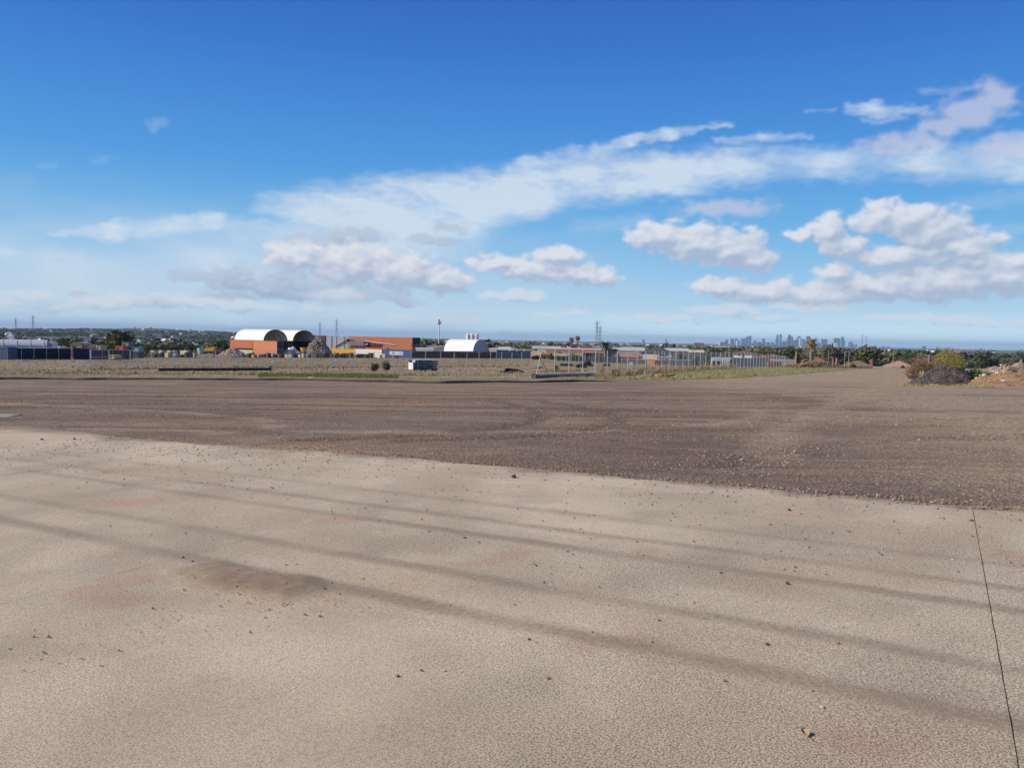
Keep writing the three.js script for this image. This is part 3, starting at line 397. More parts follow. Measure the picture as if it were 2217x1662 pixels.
// ---------- building blocks ----------
// a box seen by its corner: left end, nearest edge and right end as sight lines; turn in degrees
function corner(pxL, pxC, pxR, depth, turn) { const th = rad(turn), c = Math.cos(th), s = Math.sin(th), uL = side(pxL), uC = side(pxC), uR = side(pxR), x = uC * depth; return { pos: new THREE.Vector3(x, land(x, -depth), -depth), turn: -th, L: (x - uL * depth) / (c + uL * s), W: pxR > pxC ? (uR * depth - x) / (s - uR * c) : 0 }; }
const heightAt = (px, py, depth) => at(px, py, depth).y;
function ribbed(L, H, pitch = 0.28, dep = 0.036) {            // corrugated sheet in the xy plane, x 0..-L
  const q = [], n = Math.max(2, Math.round(L / pitch)), w = L / n; let px = 0, pz = 0;
  for (let k = 0; k < n; k++) for (const [f, z] of [[0.25, 0], [0.5, -dep], [0.75, -dep], [1, 0]]) { const x = -(k + f) * w; q.push([[px, 0, pz], [px, H, pz], [x, H, z], [x, 0, z]]); px = x; pz = z; }
  return quads(q);
}
const steelDark = mat(.045, .05, .06, 0.6, 0.3);
function container(label, pos, turn, L, W, H, m, o = {}) {
  const t = thing('shipping_container', label, 'container', pos, turn, o.group), y0 = 0.02;
  part(t, 'body', box(L - 0.16, H - 0.2, W - 0.16, -L / 2, y0 + H / 2, -W / 2), m);
  part(t, 'side_panel', ribbed(L - 0.2, H - 0.24).translate(-0.1, y0 + 0.12, -0.02), m);
  part(t, 'end_panel', ribbed(W - 0.2, H - 0.24).rotateY(Math.PI / 2).translate(-0.03, y0 + 0.12, -W + 0.1), o.endMat || m);
  part(t, 'roof', box(L, 0.1, W, -L / 2, y0 + H - 0.05, -W / 2), m);
  for (const x of [-0.06, -L + 0.06]) for (const z of [-0.06, -W + 0.06]) part(t, 'corner_post', box(0.13, H - 0.1, 0.13, x, y0 + (H - 0.1) / 2, z), m);
  part(t, 'bottom_rail', box(L - 0.14, 0.14, W - 0.05, -L / 2, y0 + 0.08, -W / 2), m);
  if (o.extra) o.extra(t, L, W, H);
  return t;
}
// arched fabric shelter; arch over W, long over L, foot at y = 0
function archProfile(W, rise, n = 22, pw = 2) { const l = []; for (let k = 0; k <= n; k++) { const a = Math.PI * k / n, c = Math.cos(a), s = Math.max(0, Math.sin(a)); l.push([W / 2 * Math.sign(c) * Math.pow(Math.abs(c), 2 / pw), rise * Math.pow(s, 2 / pw)]); } return l; }
function archShell(W, rise, L, th, pw) { const a = archProfile(W, rise, 26, pw), b = archProfile(W - 2 * th, rise - th, 26, pw), q = []; for (let k = 0; k < 26; k++) { q.push([[0, a[k][1], a[k][0]], [0, a[k + 1][1], a[k + 1][0]], [-L, a[k + 1][1], a[k + 1][0]], [-L, a[k][1], a[k][0]]]); q.push([[0, b[k][1], b[k][0]], [-L, b[k][1], b[k][0]], [-L, b[k + 1][1], b[k + 1][0]], [0, b[k + 1][1], b[k + 1][0]]]); for (const x of [0, -L]) q.push([[x, a[k][1], a[k][0]], [x, b[k][1], b[k][0]], [x, b[k + 1][1], b[k + 1][0]], [x, a[k + 1][1], a[k + 1][0]]]); } return quads(q).translate(0, 0, -W / 2); }
function archRib(W, rise, x, pw, r = 0.07) { const pts = archProfile(W - 0.3, rise - 0.16, 18, pw).map(p => new THREE.Vector3(x, p[1], p[0] - W / 2)); return new THREE.TubeGeometry(new THREE.CatmullRomCurve3(pts), 26, r, 5); }
function archEnd(W, rise, x, pw) { const s = new THREE.Shape(archProfile(W - 0.1, rise - 0.05, 26, pw).map(p => new THREE.Vector2(p[0], p[1]))), g = new THREE.ExtrudeGeometry(s, { depth: 0.06, bevelEnabled: false }); return g.rotateY(Math.PI / 2).translate(x, 0, -W / 2); }
// hipped roof over w x l, eaves at 0
function hipRoof(w, l, h, over = 0.5, flatEnd = 0.5) { const a = w / 2 + over, b = l / 2 + over, rg = Math.max(0.01, a - b * 1.0) + 0, r = w >= l ? [Math.max(0.3, a - b), 0] : [0, Math.max(0.3, b - a)], A = [-a, 0, b], B = [a, 0, b], C = [a, 0, -b], D = [-a, 0, -b], E = [-r[0], h, r[1]], F = [r[0], h, -r[1]], G = w >= l ? E : [0, h, r[1]], Hh = w >= l ? F : [0, h, -r[1]]; const q = w >= l ? [[A, B, F, E], [C, D, E, F], [B, C, F, F], [D, A, E, E]] : [[B, C, Hh, G], [D, A, G, Hh], [A, B, G, G], [C, D, Hh, Hh]]; q.push([A, D, C, B]); for (const [p, s] of [[A, B], [B, C], [C, D], [D, A]]) q.push([[p[0], -0.16, p[2]], [s[0], -0.16, s[2]], s, p]); return quads(q); }
const paneMat = mat(.03, .04, .05, 0.15), whiteTrim = mat(.75, .74, .70, 0.7);
function house(px0, px1, depth, pyEave, pyRidge, wall, roof, label, o = {}) {
  const pc = (px0 + px1) / 2, p = onLand(pc, depth), w = (side(px1) - side(px0)) * depth - 0.8, l = o.l || Math.min(w * 0.8, 10), e = heightAt(pc, pyEave, depth) - p.y, r = heightAt(pc, pyRidge, depth) - p.y;
  const t = thing('house', label, 'house', p, rad(o.turn || 0), o.group); t.position.z -= l / 2;
  part(t, 'wall', box(w, e + 0.6, l, 0, e / 2 - 0.3, 0), wall);
  const rf = part(t, 'roof', hipRoof(w, l, Math.max(0.5, r - e), o.over || 0.5), roof); rf.position.y = e;
  if (o.chimney !== undefined) part(rf, 'chimney', box(0.9, o.ch || 2.2, 0.7, o.chimney * w, (o.ch || 2.2) / 2 + 0.1, l * 0.1), o.brick || mat(.34, .13, .075, 0.9));
  for (const [fx, fy, ww, hh] of o.windows || []) { const f = part(t, 'window', box(ww + 0.16, hh + 0.16, 0.08, fx * w, e - fy, l / 2 + 0.03), whiteTrim); part(f, 'pane', box(ww, hh, 0.05, fx * w, e - fy, l / 2 + 0.065), paneMat); }
  if (o.extra) o.extra(t, w, l, e);
  return t;
}
function heap(name, label, category, pos, w, h, l, mtl, stones, o = {}) {           // a mound with real lumps on it
  const t = thing(name, label, category, pos, o.turn || 0, o.group), seed = o.seed || Math.round(w * 100 + h * 37), prof = (u, v) => { const q = Math.hypot(u, v); return Math.max(0, 1 - Math.pow(q, o.pw || 1.5)) * (0.72 - (o.rough || 0) * 0.45 + (0.56 + (o.rough || 0)) * fbm(u * 3 + seed, v * 3, 4)); };
  const hf = (u, v) => h * prof(u, v) * 1.05 - 0.06;
  part(t, 'mound', gridMesh(41, 31, (i, j) => { const u = i / 20 - 1, v = 1 - j / 15, n = fbm(u * 6 + seed, v * 6, 3), c = o.tone || [.3, .25, .2]; return { p: [u * w / 2, hf(u, v) - 0.18 * (prof(u, v) <= 0 ? 1 : 0) - 0.04, v * l / 2], c: c.map(x => x * (0.7 + 0.6 * n)), uv: [u * w / 3, v * l / 3] }; }), mtl);
  const r = rng(seed), L = []; for (let k = 0; k < stones.n; k++) { const a = r() * 6.283, q = Math.sqrt(r()) * 0.95, u = Math.cos(a) * q, v = Math.sin(a) * q, s = stones.s * (0.4 + 1.1 * Math.pow(r(), 2)), c = stones.c[Math.floor(r() * stones.c.length)], j = 0.75 + 0.5 * r(); L.push({ x: u * w / 2, y: hf(u, v), z: v * l / 2, s, rx: r() * 3, ry: r() * 6, rz: r() * 3, c: col(c[0] * j, c[1] * j, c[2] * j) }); }
  stuff(stones.name || 'rubble', stones.geo || stoneGeo(seed, 0.75), mat(1, 1, 1, 0.95), L, t);
  t.userData.hf = undefined; delete t.userData.hf; return { t, hf };
}
const moundMat = new THREE.MeshStandardMaterial({ color: col(1, 1, 1), vertexColors: true, roughness: 1, map: soilTex });

// ---------- the storage yards on the far side of the field ----------
const font = await new FontLoader().loadAsync('fonts/droid/droid_sans_bold.typeface.json');
const rel = (b, px, py, d) => { const p = at(px, py, d); return [p.x - b.x, p.y - b.y, p.z - b.z]; };
const fabricWhite = new THREE.MeshStandardMaterial({ color: col(.80, .80, .79), roughness: 0.75 });
const fabricDull = mat(.40, .36, .33, 0.9), galv = mat(.50, .52, .54, 0.45, 0.5), galvDull = mat(.34, .35, .36, 0.6, 0.3);

// twin arched shelters on stacked containers
const TH = 38, orangeA = mat(.50, .150, .075, 0.7), orangeB = mat(.58, .235, .10, 0.7), paleGreen = mat(.50, .54, .36, 0.75), navy = mat(.020, .028, .050, 0.6), redBrown = mat(.30, .085, .05, 0.8);
{
  const H = 2.62, c = corner(547, 599, 610, 246, TH);
  const a = new THREE.Vector3(Math.cos(rad(TH)), 0, Math.sin(rad(TH))), Lc = c.L, W = 2.44, low = -0.05;
  const back = c.pos.clone().addScaledVector(a, -(Lc + 0.25)); back.y = land(back.x, back.z) - 0.2; const front = c.pos.clone(); front.y += low;
  container('orange shipping container on the ground under another orange container beside a rubble heap', front, c.turn, Lc, W, H, orangeB, { endMat: navy });  // end face away from the sun: shade painted as near-black, upper one too
  container('pale green shipping container under a red-orange container at the shelter', back, c.turn, Lc, W, H, paleGreen);
  const f2 = front.clone(); f2.y += H + 0.03; const b2 = back.clone(); b2.y = front.y + H + 0.03;
  container('bright orange shipping container on top of another with shade painted on its end', f2, c.turn, Lc, W, H, orangeB, { endMat: navy });
  container('red-orange shipping container stacked on a pale green one', b2, c.turn, Lc, W, H, orangeA);
  const b = new THREE.Vector3(Math.sin(rad(TH)), 0, -Math.cos(rad(TH)));
  const d1 = corner(518, 570, 622, 262, TH), base = heightAt(596, 737, 270), ribMat = mat(.10, .085, .08, 0.7);
  const shelter = (c0, W0, L, rise, label) => {
    const t = thing('arched_shelter', label, 'shelter', c0, -rad(TH)); t.position.y = base;
    part(t, 'fabric_roof', archShell(W0, rise, L, 0.07, 2), fabricWhite);
    for (let k = 0; k < 6; k++) part(t, 'rib', archRib(W0, rise, -0.2 - (L - 0.4) * k / 5, 2), ribMat);
    part(t, 'back_curtain', archEnd(W0, rise, -L + 0.05, 2), fabricWhite);
    return t;
  };
  const c1 = d1.pos.clone(), W1 = d1.W, L1 = d1.L + 3, rise = heightAt(596, 713, 266) - base;
  shelter(c1, W1, L1, rise, 'white arched fabric shelter over the stacked orange containers');
  const c2 = c1.clone().addScaledVector(b, W1 + 2.2);
  shelter(c2, W1, L1, rise, 'white arched fabric shelter beside the big brown rubble heap');
  for (const [off, lab] of [[W1 - 0.2, 'between the two arched shelters'], [2 * W1 + 2.0, 'under the outer side of the second arched shelter']]) for (const lev of [0, 1]) {
    const p = c1.clone().addScaledVector(b, off); p.y = base - 2 * H - 0.1 + lev * (H + 0.03); container('dark navy shipping container ' + lab + ', ' + (lev ? 'upper' : 'lower') + ' of two', p, -rad(TH), L1, W, H, navy);
  }
  const bw = thing('back_wall', 'grey steel wall closing the rear of the twin shelters', 'wall', c1.clone().addScaledVector(a, -L1 - 0.4), -rad(TH)); part(bw, 'sheet', box(0.2, 2 * H, 2 * W1 + 5, 0, 0, -W1 - 1.5), galvDull); bw.position.y = base - H;
}
// yellow, white and blue containers in a row
{
  const th = 30, blue = mat(.045, .085, .24, 0.55), c = corner(826.5, 885, 892, 254, th), a = new THREE.Vector3(Math.cos(rad(th)), 0, Math.sin(rad(th))), H = 2.6;
  container('blue shipping container with white lettered panel and white door end', c.pos, c.turn, c.L, 2.44, H, blue, { endMat: mat(.72, .70, .66, 0.7), extra: (t, L) => {
    const pw = L * 0.49, cx = -L * 0.46; const b = part(t, 'logo_panel', box(pw, 1.15, 0.03, cx, 1.45, 0.02), mat(.72, .72, .72, 0.7));
    const g = new TextGeometry('CMA CGM', { font, size: 0.78, depth: 0.015, curveSegments: 3 }); g.computeBoundingBox(); const bw = g.boundingBox.max.x; g.scale(pw * 0.9 / bw, 1, 1).translate(cx - pw * 0.45, 1.08, 0.036); part(b, 'lettering', g, mat(.10, .14, .30, 0.7));
  } });
  const p2 = c.pos.clone().addScaledVector(a, -c.L - 0.15), uw = side(768), L2 = (p2.x - uw * -p2.z) / (Math.cos(rad(th)) + uw * Math.sin(rad(th))); p2.y = land(p2.x, p2.z) + 0.1;
  container('white shipping container between the yellow and the blue one', p2, c.turn, L2, 2.44, H, mat(.74, .72, .64, 0.7));
  const p3 = p2.clone().addScaledVector(a, -L2 - 0.15), uy = side(709.5), L3 = (p3.x - uy * -p3.z) / (Math.cos(rad(th)) + uy * Math.sin(rad(th))); p3.y = land(p3.x, p3.z) + 0.2;
  container('bright yellow shipping container beside the big rubble heap', p3, c.turn, L3, 2.44, H, mat(.72, .36, .03, 0.6));
}
// rubble
const brickTones = [[.42, .27, .19], [.50, .36, .27], [.33, .20, .14], [.55, .45, .36]], greyTones = [[.36, .31, .25], [.27, .22, .17], [.45, .40, .33], [.22, .17, .12]], whiteTones = [[.70, .70, .69], [.60, .60, .60], [.78, .77, .75], [.30, .30, .31]];
heap('rubble_heap', 'low heap of pinkish brick rubble in front of the orange containers', 'rubble', onLand(503, 243), 10.0, 2.7, 7, moundMat, { n: 900, s: 0.34, c: brickTones }, { tone: [.40, .29, .21], seed: 11 });
heap('rubble_heap', 'tall pointed heap of brown crushed rubble behind the yellow container', 'rubble', onLand(688, 258), 11.5, 6.9, 9, moundMat, { n: 1500, s: 0.30, c: greyTones }, { tone: [.28, .225, .165], pw: 1.15, seed: 23 });
heap('rubble_heap', 'white and grey heap of broken concrete in front of the second shelter', 'rubble', onLand(632, 252), 7.2, 3.1, 5, moundMat, { n: 500, s: 0.4, c: whiteTones }, { tone: [.6, .6, .6], seed: 35 });
heap('rubble_heap', 'small bank of pale rubble below the excavator', 'rubble', onLand(452, 241), 10, 1.1, 4, moundMat, { n: 420, s: 0.26, c: brickTones }, { tone: [.42, .34, .26], seed: 41 });
heap('rubble_heap', 'rusty scrap heap beside the screening plant', 'rubble', onLand(742, 300), 5, 2.6, 4, moundMat, { n: 300, s: 0.28, c: [[.16, .07, .05], [.12, .09, .08]] }, { tone: [.16, .09, .07], seed: 51 });
heap('rubble_heap', 'low grey rubble ridge behind the blue container', 'rubble', onLand(842, 286), 9, 3.4, 4, moundMat, { n: 400, s: 0.3, c: [[.42, .33, .27], [.28, .22, .18]] }, { tone: [.36, .27, .21], seed: 52 });
// orange and grey shed behind
{
  const th = 16, c = corner(757, 892, 899, 318, th), top = heightAt(892, 731, 318) - c.pos.y;
  const t = thing('industrial_shed', 'long orange corrugated shed wall with dark end behind the container row', 'building', c.pos, c.turn);
  part(t, 'wall', box(c.L, top, 0.3, -c.L / 2, top / 2, -0.2), mat(.62, .215, .10, 0.75)); part(t, 'cladding', ribbed(c.L, top, 0.5, 0.06).translate(0, 0, 0.02), mat(.62, .215, .10, 0.75));
  part(t, 'end_wall', box(0.3, top, 8, -0.1, top / 2, -4.4), mat(.03, .03, .035, 0.8)); part(t, 'roof', box(c.L, 0.15, 8.4, -c.L / 2, top + 0.08, -4.2), mat(.42, .42, .42, 0.6)); part(t, 'rear_wall', box(c.L, top, 0.2, -c.L / 2, top / 2, -8.3), mat(.4, .2, .12, 0.8));
  const c2 = corner(703, 756, 756, 330, th), top2 = heightAt(730, 728, 330) - c2.pos.y;
  const g = thing('industrial_shed', 'grey corrugated shed wall behind the tall rubble heap', 'building', c2.pos, c2.turn);
  part(g, 'wall', box(c2.L, top2, 0.3, -c2.L / 2, top2 / 2, -0.2), mat(.44, .45, .45, 0.6)); part(g, 'cladding', ribbed(c2.L, top2, 0.6, 0.06).translate(0, 0, 0.02), mat(.44, .45, .45, 0.6)); part(g, 'roof', box(c2.L, 0.15, 8, -c2.L / 2, top2 + 0.1, -4), mat(.4, .4, .4, 0.6)); part(g, 'rear_wall', box(c2.L, top2, 0.2, -c2.L / 2, top2 / 2, -7.9), mat(.3, .3, .3, 0.8));
  for (const px of [713, 724, 744]) part(g, 'mullion', box(0.2, top2, 0.1, -(side(756) - side(px)) * 330 * 1.0, top2 / 2, 0.1), mat(.26, .26, .27, 0.7));
  const b = onLand(700, 300), th2 = heightAt(700, 727, 300) - b.y; const s = thing('storage_tower', 'red block standing up behind the tall rubble heap', 'tower', b); part(s, 'body', box(1.6, th2, 2, 0, th2 / 2, 0), mat(.42, .09, .05, 0.8)); part(s, 'cap', box(1.75, 0.12, 2.15, 0, th2 + 0.06, 0), mat(.36, .08, .05, 0.8));
}
// screening plant with conveyors
{
  const d = 298, b = onLand(775, d), t = thing('screening_plant', 'grey and orange rock screening plant with black conveyor', 'machine', b), blk = mat(.02, .02, .022, 0.6), gry = mat(.36, .37, .37, 0.6), org = mat(.55, .10, .035, 0.6);
  const R = (px, py) => rel(b, px, py, d);
  const cv = part(t, 'conveyor', merge([bar(R(726, 750.5), R(754, 735.5), 0.28, 4), bar(R(730, 752.5), R(757, 738), 0.16, 4)]), blk); part(cv, 'head_drum', bar([R(753, 735)[0], R(753, 735)[1], -0.6], [R(753, 735)[0], R(753, 735)[1], 0.6], 0.38, 8), blk);
  part(t, 'head_chute', box(2.2, 0.5, 1, R(761, 737)[0], R(761, 737)[1], 0), blk);
  for (const px of [753, 759]) part(t, 'support_leg', bar(R(px, 738), [R(px, 738)[0], 0, 0], 0.14), gry);
  const hp = R(774, 745); part(t, 'screen_box', box(5.2, 1.5, 2.2, hp[0], hp[1] + 0.5, 0), gry); part(t, 'lower_hopper', box(2.6, 1.1, 2, hp[0] - 1.3, hp[1] - 1.0, 0), mat(.10, .13, .17, 0.6)); part(t, 'lower_hopper', box(2.2, 1.1, 2, hp[0] + 1.6, hp[1] - 1.0, 0), mat(.10, .13, .17, 0.6));
  const eb = R(797, 746); part(t, 'engine_box', box(2.0, 2.0, 2, eb[0], eb[1], 0), blk); part(t, 'control_box', box(1.0, 0.5, 0.4, eb[0] - 0.4, eb[1] + 0.2, 1.1), whiteTrim);
  const ob = R(815, 748); part(t, 'feed_unit', box(4.6, 1.7, 2, ob[0], ob[1], 0), org); for (let k = 0; k < 4; k++) part(t, 'grille_bar', box(0.12, 1.5, 0.12, ob[0] - 1.6 + k * 1.0, ob[1], 1.06), mat(.30, .05, .02, 0.6));
  part(t, 'side_conveyor', bar(R(789, 738.5), R(856, 747.5), 0.32, 4), mat(.66, .62, .55, 0.7));
  part(t, 'chassis', box(12, 0.5, 2, (hp[0] + ob[0]) / 2, 1.0, 0), blk); for (const x of [-3.5, -1, 2, 5]) part(t, 'wheel', new THREE.CylinderGeometry(0.5, 0.5, 0.5, 14).rotateX(Math.PI / 2).translate((hp[0] + ob[0]) / 2 + x, 0.5, 1), blk);
}
// excavator
{
  const d = 246, b = onLand(452, d), t = thing('excavator', 'yellow excavator with raised grey boom beside the rubble', 'excavator', b), yel = mat(.62, .36, .04, 0.55), dk = mat(.025, .025, .028, 0.7);
  const R = (px, py) => rel(b, px, py, d), gy = R(452, 764)[1];
  for (const z of [-1.1, 1.1]) { const s = new THREE.Shape(); s.moveTo(-2, 0); s.lineTo(2, 0); s.quadraticCurveTo(2.5, 0.45, 2, 0.9); s.lineTo(-2, 0.9); s.quadraticCurveTo(-2.5, 0.45, -2, 0); const k = part(t, 'track', new THREE.ExtrudeGeometry(s, { depth: 0.6, bevelEnabled: false }).translate(0, gy - 0.6, z - 0.3), dk); for (const x of [-1.8, 0, 1.8]) part(k, 'wheel', new THREE.CylinderGeometry(0.33, 0.33, 0.66, 12).rotateX(Math.PI / 2).translate(x, gy - 0.15, z), mat(.07, .06, .05, 0.8)); }
  part(t, 'turntable', cyl(0.9, 0.9, 0.4, 0, gy + 0.25, 0, 16), dk); part(t, 'body', merge([box(3.0, 1.1, 2.5, 0.6, gy + 1.15, 0), box(1.2, 0.35, 2.3, 1.6, gy + 1.85, 0)]), yel); part(t, 'counterweight', box(0.7, 1.0, 2.5, 2.4, gy + 1.15, 0), mat(.16, .13, .10, 0.8));
  const cab = part(t, 'cab', box(1.4, 1.7, 1.1, -1.0, gy + 1.55, 0.65), mat(.60, .50, .32, 0.6)); part(cab, 'window', box(1.1, 1.1, 0.05, -1.0, gy + 1.75, 1.22), paneMat);
  const e1 = R(428, 746.5), e2 = R(416, 742.5), o = [-1.0, gy + 1.2, -0.3]; part(t, 'boom', bar(o, e1, 0.30, 5), mat(.14, .17, .15, 0.6)); part(t, 'stick', bar(e1, e2, 0.22, 5), mat(.50, .50, .48, 0.6)); part(t, 'ram', bar([o[0] + 0.1, o[1] - 0.1, -0.3], [(o[0] + e1[0]) / 2, (o[1] + e1[1]) / 2 - 0.3, -0.3], 0.09, 6), galv);
  part(t, 'bucket', box(0.9, 0.7, 1.0, e2[0] - 0.3, e2[1] - 0.35, e2[2] - e2[2] - 0.3, 0, 0, 0.5), dk);
  // pale green hopper before it
  const hb = onLand(433.5, 241), hp = thing('feed_hopper', 'pale green steel hopper in front of the excavator', 'hopper', hb), q = new THREE.CylinderGeometry(1.15, 0.85, 2.0, 4).rotateY(Math.PI / 4), hy = heightAt(433, 760, 241) - hb.y; part(hp, 'bin', q.translate(0, hy, 0), mat(.36, .47, .38, 0.7)); for (const x of [-0.6, 0.6]) for (const z of [-0.5, 0.5]) part(hp, 'leg', box(0.12, hy, 0.12, x, hy / 2 - 0.5, z), mat(.3, .38, .32, 0.7));
}
// pallets of stone, bins and crates along the front of the yard
{
  const r = rng(61), proto = {};
  const kinds = { tan: ['stone_pallet', 'wrapped pallet of tan stone blocks along the yard front', 'pallet', mat(.55, .40, .27, 0.9), 'pallets along the yard front'], white: ['stone_pallet', 'pallet of whitish stone blocks along the yard front', 'pallet', mat(.62, .58, .52, 0.9), 'pallets along the yard front'], brick: ['brick_pallet', 'pallet of reddish bricks along the yard front', 'pallet', mat(.40, .22, .15, 0.9), 'pallets along the yard front'], black: ['storage_bin', 'dark open storage bin along the yard front', 'bin', mat(.028, .028, .032, 0.8), 'dark bins along the yard front'], wood: ['wooden_crate', 'brown timber crate along the yard front', 'crate', mat(.13, .085, .055, 0.9), 'timber crates along the yard front'] };
  const make = k => { if (proto[k]) { const c = proto[k].clone(); c.name = numbered(kinds[k][0]); c.userData = { ...proto[k].userData }; scene.add(c); return c; } const [n, lab, cat, m, g] = kinds[k], t = thing(n, lab, cat, null, 0, g); if (k === 'black') { part(t, 'side', merge([box(1.1, 1, 0.06, 0, 0.62, 0.52), box(1.1, 1, 0.06, 0, 0.62, -0.52), box(0.06, 1, 1, 0.52, 0.62, 0), box(0.06, 1, 1, -0.52, 0.62, 0)]), m); part(t, 'floor', box(1.04, 0.06, 1.0, 0, 0.16, 0), m); } else if (k === 'wood') { for (let j = 0; j < 4; j++) part(t, 'board', box(1.1, 0.2, 0.05, 0, 0.28 + j * 0.25, 0.5), m); part(t, 'box', box(1.08, 1.0, 0.9, 0, 0.62, 0), m); } else { for (let j = 0; j < 3; j++) part(t, 'course', box(1.08 - 0.03 * (j % 2), 0.31, 1.06 - 0.03 * (j % 2), 0, 0.28 + j * 0.32, 0), m); } for (const x of [-0.45, 0, 0.45]) part(t, 'bearer', box(0.1, 0.12, 1.1, x, 0.06, 0), mat(.25, .18, .11, 0.9)); return (proto[k] = t); };
  const rows = [[328, 'black'], [334, 'black'], [338, 'tan'], [345, 'brick'], [352, 'black'], [358, 'black'], [363, 'tan'], [371, 'black'], [378, 'white'], [386, 'white'], [393, 'black'], [399, 'tan'], [405, 'black'], [409, 'wood'], [415, 'black'], [420, 'tan'], [539, 'black'], [545, 'black'], [550, 'brick'], [566, 'black'], [574, 'black'], [581, 'black'], [589, 'white'], [595, 'black'], [603, 'brick'], [609, 'black'], [622, 'tan'], [630, 'tan'], [637, 'black'], [642, 'black'], [650, 'white'], [658, 'tan'], [666, 'white'], [677, 'black'], [684, 'wood'], [692, 'black'], [699, 'wood'], [706, 'black'], [721, 'black'], [729, 'wood'], [736, 'black'], [745, 'black'], [752, 'black'], [760, 'wood'], [772, 'black'], [778, 'black'], [785, 'wood'], [794, 'black'], [803, 'black'], [822, 'white'], [832, 'tan'], [856, 'wood']];
  for (const [px, k] of rows) { const o = make(k), d = (px < 440 ? 229 : px < 620 ? 234 : 240) + 4 * (r() - 0.5); o.position.copy(onLand(px, d)); o.position.y -= 0.05; o.rotation.y = -rad(20 + 30 * r()); o.scale.set(1 + 0.3 * r(), 0.8 + 0.75 * r(), 1.1); }
  for (const [px, d, k] of [[332, 233, 'tan'], [341, 234, 'brick'], [350, 233, 'tan'], [368, 233, 'tan'], [376, 235, 'white'], [396, 235, 'tan'], [403, 234, 'white']]) { const o = make(k); o.position.copy(onLand(px, d)); o.scale.set(1.35, 2.0, 1.2); o.rotation.y = -rad(25); }
  const yb = onLand(657, 250), sk = thing('skip_bin', 'yellow skip bin in front of the second shelter', 'bin', yb, -rad(30)), y0 = heightAt(657, 759, 250) - yb.y; part(sk, 'body', new THREE.CylinderGeometry(1.25, 0.9, 1.2, 4).rotateY(Math.PI / 4).scale(1.1, 1, 0.8).translate(0, y0 + 0.4, 0), mat(.66, .34, .02, 0.6)); part(sk, 'stand', box(1.4, Math.max(0.2, y0 - 0.15), 1, 0, (y0 - 0.2) / 2, 0), mat(.12, .09, .05, 0.9));
}
// dark boundary fence and slate blue wall
function panelFence(name, label, category, px0, px1, d0, d1, py0, py1, nPan, mPanel, mPost, o = {}) {
  const A = onLand(px0, d0), B = onLand(px1, d1), t = thing(name, label, category, A), y0 = heightAt(px0, py0, d0) - A.y, y1 = heightAt(px1, py1, d1) - A.y;
  for (let k = 0; k < nPan; k++) {
    const f0 = k / nPan, f1 = (k + 1) / nPan, x0 = (B.x - A.x) * f0, x1 = (B.x - A.x) * f1, z0 = (B.z - A.z) * f0, z1 = (B.z - A.z) * f1, sag = o.sag || 0, g0 = land(A.x + x0, A.z + z0) - A.y - 0.1, g1 = land(A.x + x1, A.z + z1) - A.y - 0.1, h0 = lerp(y0, y1, f0), h1 = lerp(y0, y1, f1);
    const th = 0.05, len = Math.hypot(x1 - x0, z1 - z0), nx = -(z1 - z0) / len * th, nz = (x1 - x0) / len * th, P = (x, y, z, s) => [x + nx * s, y, z + nz * s], e = 0.02 * (k % 2);
    const a = P(x0, g0, z0, 1 + e), b = P(x1, g1, z1, 1 + e), c = P(x1, h1, z1, 1 + e), dd = P(x0, h0, z0, 1 + e), a2 = P(x0, g0, z0, -1), b2 = P(x1, g1, z1, -1), c2 = P(x1, h1, z1, -1), d2 = P(x0, h0, z0, -1);
    part(t, 'panel', quads([[a, b, c, dd], [b2, a2, d2, c2], [dd, c, c2, d2], [a, dd, d2, a2], [b, b2, c2, c]]), Array.isArray(mPanel) ? mPanel[k % mPanel.length] : mPanel);
    if (mPost) part(t, 'post', bar([x0 + nx * 3, g0, z0 + nz * 3], [x0 + nx * 3, h0 + (o.proud || 0.1), z0 + nz * 3], o.pr || 0.07, 6), mPost);
  }
  if (o.cap) part(t, 'top_rail', bar([0, y0 + 0.05, 0], [B.x - A.x, y1 + 0.05, B.z - A.z], o.capR || 0.07, 6), o.cap);
  return t;
}
panelFence('paling_fence', 'long dark brown paling fence with pale posts along the field edge', 'fence', 892, 1074, 250, 262, 760, 761.5, 36, [mat(.052, .040, .038, 0.9), mat(.045, .036, .036, 0.9), mat(.058, .046, .042, 0.9)], mat(.10, .09, .085, 0.9), { proud: 0.02, cap: mat(.40, .39, .36, 0.8), capR: 0.05 });
panelFence('sheet_wall', 'slate blue corrugated sheet wall at the field edge', 'wall', 1074.5, 1148, 256, 262, 758, 759.5, 14, [mat(.105, .165, .25, 0.6), mat(.095, .152, .235, 0.6)], mat(.12, .18, .26, 0.6), { proud: 0.02, pr: 0.05, cap: mat(.42, .45, .48, 0.5) });
for (const px of [1103, 1119, 1134]) { const p = onLand(px, 257); p.y = heightAt(px, 759, 257) - 0.1; const t = thing('floodlight', 'small white floodlight fixed to the top of the slate blue wall', 'light', p, 0, 'floodlights on the blue wall'); part(t, 'head', box(0.45, 0.4, 0.25, 0, 0.2, 0.32), whiteTrim); part(t, 'bracket', box(0.12, 0.4, 0.3, 0, 0, 0.14), galvDull); }
